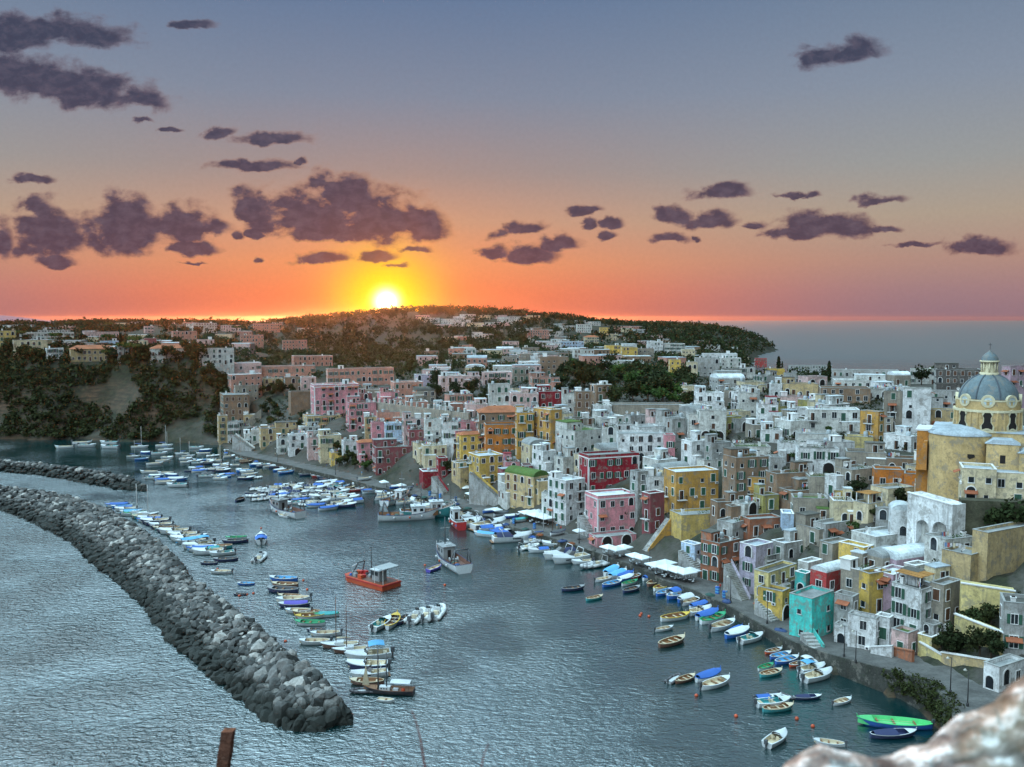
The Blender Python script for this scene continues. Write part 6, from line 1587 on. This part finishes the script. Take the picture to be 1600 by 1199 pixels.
# ============================================================ viewpoint: parapet rock, post, dry stems
def viewpoint():
    rs=np.random.RandomState(3)
    m=bpy.data.materials.new('lichen_rock'); m.use_nodes=True; t=NT(m.node_tree); b=t.n['Principled BSDF']; pos=t.n.new('ShaderNodeNewGeometry').outputs['Position']
    n1,_=t.noise(pos,13,5,.62); n2,_=t.noise(pos,16,4,.7); n3,_=t.noise(pos,3,2,.5)
    c=t.ramp(n1,[(.36,(.03,.028,.028)),(.46,(.12,.11,.105)),(.54,(.24,.225,.205)),(.62,(.62,.62,.61))]); c=t.mix(t.rng(n3,.5,.6,0,.35),c,(.20,.15,.07)); c=t.mix(1.,c,t.rng(n2,.3,.7,.7,1.3),'MULTIPLY'); t.put(c,b.inputs['Base Color']); b.inputs['Roughness'].default_value=.95
    bn=t.n.new('ShaderNodeBump'); bn.inputs['Strength'].default_value=1; bn.inputs['Distance'].default_value=.03; t.put(n1,bn.inputs['Height']); t.l.new(bn.outputs[0],b.inputs['Normal'])
    xs=np.linspace(.30,4.,90); prof=[]
    sil=[(1120,1215),(1165,1212),(1230,1196),(1300,1181),(1370,1168),(1430,1150),(1470,1130),(1510,1112),(1545,1092),(1575,1072),(1600,1054),(1680,1010),(1900,960),(3200,900)]
    sx=[];sz=[]
    for a,c_ in sil:
        D=2.2; v=(599.5-c_)/F*D; sx.append((a-800)/F*D); sz.append(H+v*CP-D*SP)
    V=[];nv=26
    for i,x in enumerate(xs):
        zt=np.interp(x,sx,sz)
        for j in range(nv):
            s=j/(nv-1)
            if s<.45: yy=.9+1.25*s/.45; z=zt-.05*(1-s/.45)
            else: q=(s-.45)/.55; yy=2.15+.12*q**.5+.25*q; z=zt-1.9*q
            z+= (-.0 if x>.5 else -(.5-x)*2)
            V.append((x,yy,z))
    V=np.array(V); n=vnoise(V[:,0]*1+V[:,2]*.6,V[:,1]+V[:,2],.20,4)*.04+vnoise(V[:,0],V[:,1]+V[:,2],.07,6)*.06; V[:,2]+=n*.8; V[:,1]+=n*.6
    idx=np.arange(90*nv).reshape(90,nv); Fq=np.stack([idx[:-1,:-1],idx[1:,:-1],idx[1:,1:],idx[:-1,1:]],-1).reshape(-1,4)
    o=bpy.data.objects.new('parapet_rock',np_mesh('parapet_rock',V,Fq,[m],True)); COL.objects.link(o); tag(o,'rough lichen-spotted rock parapet at the bottom right corner, close to the viewer','rock')
    # rusty post
    D=6.; P=lambda a,c_,D:(lambda v:((a-800)/F*D,D*CP+v*SP,H+v*CP-D*SP))((599.5-c_)/F*D)
    mr=pmat('rusty_iron',(.075,.034,.022),.95,var=.6,scale=8,speck=.5,bump=1,rndv=0)
    q=MB(); a=Vector(P(357,1141,D)); b_=Vector(P(340,1260,D)); d=(a-b_).normalized(); 
    ax=Vector((1,0,0)); ay=d.cross(ax); prev=None; rr=random.Random(3); rings=[]
    for i in range(15):
        p=b_-d*.6+d*((a-b_).length+.6)*i/14; w=.037*(1-.0*i/14)+rr.uniform(-.004,.004); rings.append([tuple(p+ax*w*sx_+ay*w*sy_) for sx_,sy_ in((-1,-1),(1,-1),(1.05,1),(-1,1))])
    vs=[v for r_ in rings for v in r_]; fs=[(4*i+k,4*i+(k+1)%4,4*i+4+(k+1)%4,4*i+4+k) for i in range(14) for k in range(4)]+[(56,57,58,59)]
    q.add(vs,fs,mr); tag(q.build('rusty_post'),'short rusty square post standing up at the bottom edge, lower left','post')
    def stem(pts,D,r0,label):
        q=MB(); P3=[P(a_,c_,D) for a_,c_ in pts]; n=len(P3)
        for i in range(n-1): q.bar(P3[i],P3[i+1],r0*(1-.6*i/n),pmat('dry_stem',(.13,.035,.03),.9),5,r0*(1-.6*(i+1)/n))
        tag(q.build('dry_stem'),label,'plant stem')
    stem([(668,1230),(664,1199),(660,1175),(656,1150),(650,1128),(643,1110)],3.2,.0045,'tallest thin dry reddish stem at the bottom edge, left of centre')
    stem([(748,1225),(752,1200),(756,1180),(763,1162)],3.2,.003,'short curved dry stem at the bottom edge, near the centre')
    stem([(596,1225),(597,1200),(599,1188)],3.2,.0025,'tiny dry stem tip at the bottom edge below the schooner')
    # hillside under the viewpoint
    xs=np.linspace(-60,70,66); ys=np.array([-60,-20,-6,-2,0,2,4,6,8,10,13,17,22,28,34]); zs=np.array([66,63,61.,60.2,59.6,58.9,58.2,57.2,55.5,50,40,27,13,3,-3.])
    X,Yg=np.meshgrid(xs,ys); Zg=np.repeat(zs[:,None],66,1)-np.abs(X)*.03; Zg+=vnoise(X,Yg,5,8)*1.2
    idx=np.arange(X.size).reshape(X.shape); Fq=np.stack([idx[:-1,:-1],idx[:-1,1:],idx[1:,1:],idx[1:,:-1]],-1).reshape(-1,4)
    o=bpy.data.objects.new('viewpoint_slope',np_mesh('viewpoint_slope',np.column_stack([X.ravel(),Yg.ravel(),Zg.ravel()]),Fq,[m],True)); COL.objects.link(o); tag(o,kind='structure',label='steep rocky slope under the viewpoint')
# ============================================================ trees
def leaf_mat(name,a,b_,rv=.35):
    m=bpy.data.materials.new(name); m.use_nodes=True; t=NT(m.node_tree); b=t.n['Principled BSDF']; g=t.n.new('ShaderNodeNewGeometry'); oi=t.n.new('ShaderNodeObjectInfo').outputs['Random']
    n1,_=t.noise(g.outputs['Position'],.35,3,.6); f=t.m('ADD',t.m('MULTIPLY',g.outputs['Random Per Island'],.6),t.m('MULTIPLY',n1,.5),clamp=True)
    c=t.mix(f,a,b_); c=t.mix(1.,c,t.rng(oi,0,1,1-rv,1+rv),'MULTIPLY'); t.put(c,b.inputs['Base Color']); b.inputs['Roughness'].default_value=.9; b.inputs['Specular IOR Level'].default_value=.15; return m
def clumps(centres,radii,n,size,seed,flat=.75):
    """leaf clumps: small bent quads scattered through the lobes of a crown"""
    r=np.random.RandomState(seed); k=r.randint(0,len(centres),n); C=np.array(centres)[k]; Rr=np.array(radii)[k]
    d=r.normal(size=(n,3)); d/=np.linalg.norm(d,axis=1)[:,None]; rad=r.uniform(.35,1.05,n)**.6; P=C+d*(Rr*rad)[:,None]*np.array([1,1,flat])
    a=r.normal(size=(n,3)); a/=np.linalg.norm(a,axis=1)[:,None]; b=np.cross(a,d+r.normal(size=(n,3))*.6); b/=np.linalg.norm(b,axis=1)[:,None]+1e-6
    s=size*r.uniform(.6,1.3,n)[:,None]; V=np.stack([P-a*s-b*s*.7,P+a*s-b*s*.8,P+a*s*.8+b*s*.8,P-a*s*.9+b*s*.7],1).reshape(-1,3); return V,np.arange(4*n).reshape(n,4)
def trees():
    lm=[leaf_mat('leaves_dark',(.006,.012,.004),(.030,.044,.015)),leaf_mat('leaves_olive',(.010,.016,.005),(.045,.055,.018)),leaf_mat('leaves_green',(.012,.03,.008),(.05,.09,.02))]
    bark=pmat('bark',(.07,.05,.035),.95)
    protos=[]; rr=random.Random(12)
    for k in range(7):
        L=[];Rr=[]
        if k==5: # umbrella pine
            for i in range(7): a=i*.9; L.append((1.7*math.cos(a),1.7*math.sin(a),5.2+rr.uniform(-.2,.3)));Rr.append(1.3)
            fl=.45
        elif k==6: # cypress
            L=[(0,0,1.2+i*.75) for i in range(8)]; Rr=[.75,.85,.85,.8,.7,.6,.45,.3]; fl=1.2
        else:
            for i in range(8): a=rr.uniform(0,6.28); q=rr.uniform(.5,1.9); L.append((q*math.cos(a),q*math.sin(a),3.2+rr.uniform(-1,1.6)));Rr.append(rr.uniform(.9,1.6))
            fl=.8
        V,Fq=clumps(L,Rr,520 if k<5 else 380,.26,k,fl); me=np_mesh('crown',V,Fq,[lm[k%3]],False)
        tb=MB(); tb.bar((0,0,-1),(0.1,0,2.2 if k!=5 else 4.2),.22,bark,7,.14)
        if k<6:
            for i in range(4): c=L[i]; tb.bar((.1,0,1.9 if k!=5 else 4.),(c[0]*.8,c[1]*.8,c[2]-.2),.1,bark,5,.04)
        protos.append((me,tb.mesh('trunk')))
    TL=[]
    def tree(x,y,z,s,k,px,py,name=None):
        nm={5:'umbrella_pine',6:'cypress'}.get(k,'broadleaf_tree'); r=empty(nm,(x,y,z),rnd.uniform(0,6.28)); inst('trunk',protos[k][1],r,scale=(s,s,s)); inst('crown',protos[k][0],r,scale=(s,s,s*rnd.uniform(.85,1.15)))
        r['category']='tree'; r['group']='trees between the houses'; TL.append((r,{5:'dark umbrella pine',6:'tall dark cypress'}.get(k,['dark evergreen tree','olive-green tree','mid-green tree'][k%3]),'',px,py))
    def region(n,poly,sr,kinds,dmin,seed,house=True):
        r=random.Random(seed); xs=[p[0] for p in poly]; ys=[p[1] for p in poly]; made=0;tr=0;P=[]
        while made<n and tr<n*30:
            tr+=1; px=r.uniform(min(xs),max(xs));py=r.uniform(min(ys),max(ys)); c=False;k=len(poly)
            for i in range(k):
                x1,y1=poly[i];x2,y2=poly[(i+1)%k]
                if (y1>py)!=(y2>py) and px<(x2-x1)*(py-y1)/(y2-y1)+x1: c=not c
            if not c: continue
            X,Y,z=hit(px,py)
            if any(math.hypot(X-a,Y-b)<dmin for a,b in P) or overlap(X,Y,1.,.5): continue
            s=r.uniform(*sr); sw=s*4*F/Y; sh=s*5.2*F/Y
            if house:
                bad=False
                for (a0,a1,b0,b1,YY) in SCRB:
                    if YY>Y:
                        ox=min(a1,px+sw/2)-max(a0,px-sw/2); oy=min(b1,py)-max(b0,py-sh)
                        if ox>0 and oy>0 and ox*oy>.35*(a1-a0)*(b1-b0): bad=True;break
                if bad: continue
            made+=1; P.append((X,Y)); tree(X,Y,z,s,r.choice(kinds),px,py)
    region(58,[(872,585),(960,572),(1075,588),(1080,640),(960,640),(930,615),(872,618)],(1.0,1.9),[0,1,2,3,4],4,1)
    region(10,[(1215,578),(1320,578),(1340,602),(1215,602)],(1.,1.6),[0,3,6],5,2)
    region(18,[(640,600),(780,596),(800,632),(740,640),(650,622)],(.9,1.4),[0,3,4],4,3)
    region(22,[(405,605),(455,610),(490,640),(480,672),(405,668)],(.7,1.1),[0,1,3],3,4)
    region(8,[(505,690),(535,715),(580,728),(570,735),(530,732)],(.6,.9),[1,2],3,5)
    region(46,[(0,535),(200,540),(345,556),(345,575),(240,572),(100,566),(0,562)],(1.0,1.7),[0,1,3,4,5],4,6,False)
    region(30,[(0,500),(480,500),(500,530),(360,556),(0,540)],(1.4,2.4),[0,3,4,5,5],8,7)
    region(10,[(1060,600),(1090,600),(1090,640),(1070,640)],(.8,1.3),[0,1],3,8)
    region(14,[(1060,650),(1450,650),(1450,840),(1100,840)],(.45,.8),[0,1,2],5,9)
    for (px,py,s,k) in [(1480,1034,.85,0),(1492,1030,.9,3),(1470,1030,.7,1),(1530,1040,.85,4),(1548,1036,.8,0),(1512,985,.7,0),(1530,985,.8,3),(1548,984,.7,4),(1216,592,1.6,6),(1450,775,.7,1),(1334,775,.6,0),(1346,770,.6,3),(1368,815,.5,1),(1460,600,1.6,0),(1440,602,1.5,3),(575,735,.8,2),(530,730,.7,1),(700,742,.8,1),(850,800,.5,1),(1560,840,1.2,0),(1585,842,1.3,3),(1520,832,.9,4)]:
        X,Y,z=hit(px,py); tree(X,Y,z,s,k,px,py)
    resolve(TL)
    # woodland and scrub that nobody could count
    r=np.random.RandomState(5)
    def scatter(n,x0,x1,y0,y1,cond,size,nleaf,rad,name,label,mat,lift=.5,prot=True,near=0):
        x=r.uniform(x0,x1,n); y=r.uniform(y0,y1,n); z=terr(np.stack([x,y],1)); k=cond(x,y,z)&(z>.6); x,y,z=x[k],y[k],z[k]
        for (cx,cy,rz,w,d,zz) in FOOT:
            q=np.hypot(x-cx,y-cy)>max(w,d)*.5+rad[0]*.4; x,y,z=x[q],y[q],z[q]
        if prot: # keep measured houses visible
            dz=z+3-H; Zc=y*CP-dz*SP; px=800+F*x/Zc; py=599.5-F*(y*SP+dz*CP)/Zc; keep=np.ones(len(x),bool)
            for (a0,a1,b0,b1,YY) in SCRB: keep&=~((px>a0-3)&(px<a1+3)&(py>b0-1)&(py<b1+3)&(y<YY)&(y>YY-near if near else (y>YY-70 if YY>430 else True)))
            x,y,z=x[keep],y[keep],z[keep]
        VV=[];FF=[];b0=0
        for i in range(len(x)):
            R0=r.uniform(*rad); L=[(x[i]+r.uniform(-.6,.6)*R0,y[i]+r.uniform(-.6,.6)*R0,z[i]+R0*(lift+r.uniform(-.1,.45))) for _ in range(3)]
            V,Fq=clumps(L,[R0*.75]*3,nleaf,size*R0,r.randint(1e6),.8); VV.append(V);FF.append(Fq+b0);b0+=len(V)
        if not VV: return
        o=bpy.data.objects.new(name,np_mesh(name,np.vstack(VV),np.vstack(FF),[mat])); COL.objects.link(o); tag(o,label,name.replace('_',' '),kind='stuff')
    u=lambda x,y:x/y
    scatter(7000,-1100,600,950,2050,lambda x,y,z:(vnoise(x,y,70,12)>np.where(x/y<-.27,.08,-.36))|((y>1500)&(x/y>-.27))|(z>57),.16,34,(4.5,8.5),'far_woodland','dark woods covering the far ridge and headland',lm[0])
    scatter(4200,-500,230,480,960,lambda x,y,z:(vnoise(x,y,45,13)>-.22),.16,36,(2.5,4.5),'garden_trees','dark gardens between the far houses',lm[0])
    scatter(13000,-300,-95,400,620,lambda x,y,z:(x/y<-.315)&((vnoise(x,y,14,14)>-.13)|((z>25)&(vnoise(x,y,8,17)>-.3))),.20,30,(1.2,3.0),'cliff_scrub','dense green scrub covering the top and slopes of the left cliff',lm[1],prot=False)
    scatter(8000,-130,140,130,470,lambda x,y,z:(vnoise(x,y,9,15)>-.28)&(seg_dist(np.stack([x,y],1),HWl)[0]>13)&(x/y>-.31),.22,16,(.5,1.3),'slope_scrub','low green scrub on the slopes between houses',lm[1],near=7)
    # creepers on the quay wall near the inner end
    VV=[];FF=[];b0=0; rp=np.random.RandomState(8)
    def along(t): 
        i=min(int(t),len(HW)-2); f=t-i; return np.array(HW[i])*(1-f)+np.array(HW[i+1])*f
    for k in range(750):
        t=rp.uniform(30.6,35.8); p=along(min(t,len(HW)-1.01)); 
        if vnoise(np.array([t*7.]),np.array([3.]),1.2,3)[0]<-.2: continue
        q=p+np.array([rp.uniform(-.5,1.6),rp.uniform(-.5,.8),0]); q[2]=rp.uniform(.25,1.)*p[2]+.2
        R0=rp.uniform(.4,1.0); V,Fq=clumps([tuple(q)],[R0],26,.14,rp.randint(1e6)); VV.append(V);FF.append(Fq+b0);b0+=len(V)
    o=bpy.data.objects.new('wall_creeper',np_mesh('wall_creeper',np.vstack(VV),np.vstack(FF),[lm[1]])); COL.objects.link(o); tag(o,'green creeper hanging over the quay wall at the inner end','creeper',kind='stuff')
def haze():
    mb=MB(); m=bpy.data.materials.new('evening_haze'); m.use_nodes=True; n=m.node_tree.nodes; n.clear()
    v=n.new('ShaderNodeVolumePrincipled'); v.inputs['Density'].default_value=1.2e-5; v.inputs['Anisotropy'].default_value=.86; v.inputs['Color'].default_value=(1,.62,.52,1)
    o=n.new('ShaderNodeOutputMaterial'); m.node_tree.links.new(v.outputs[0],o.inputs['Volume'])
    mb.box(-20300,20300,-900,21300,-6.,86,m); tag(mb.build('haze'),'thin evening haze lit by the low sun','haze',kind='stuff')
church(); make_heroes(); NH=HN[0]; details_later=None
details()
fill(); resolve(LAB); tag(FARB.build('distant_houses'),'mass of small pale houses on the far plateau','houses',kind='stuff')
make_water(); make_land(); make_quay(); make_breakwaters()
make_boats(); finish_boats()
trees(); viewpoint(); haze()
open('/tmp/info.txt','w').write(f'heroes {NH} houses {HN[0]} boats {len(BOATPOS)}')
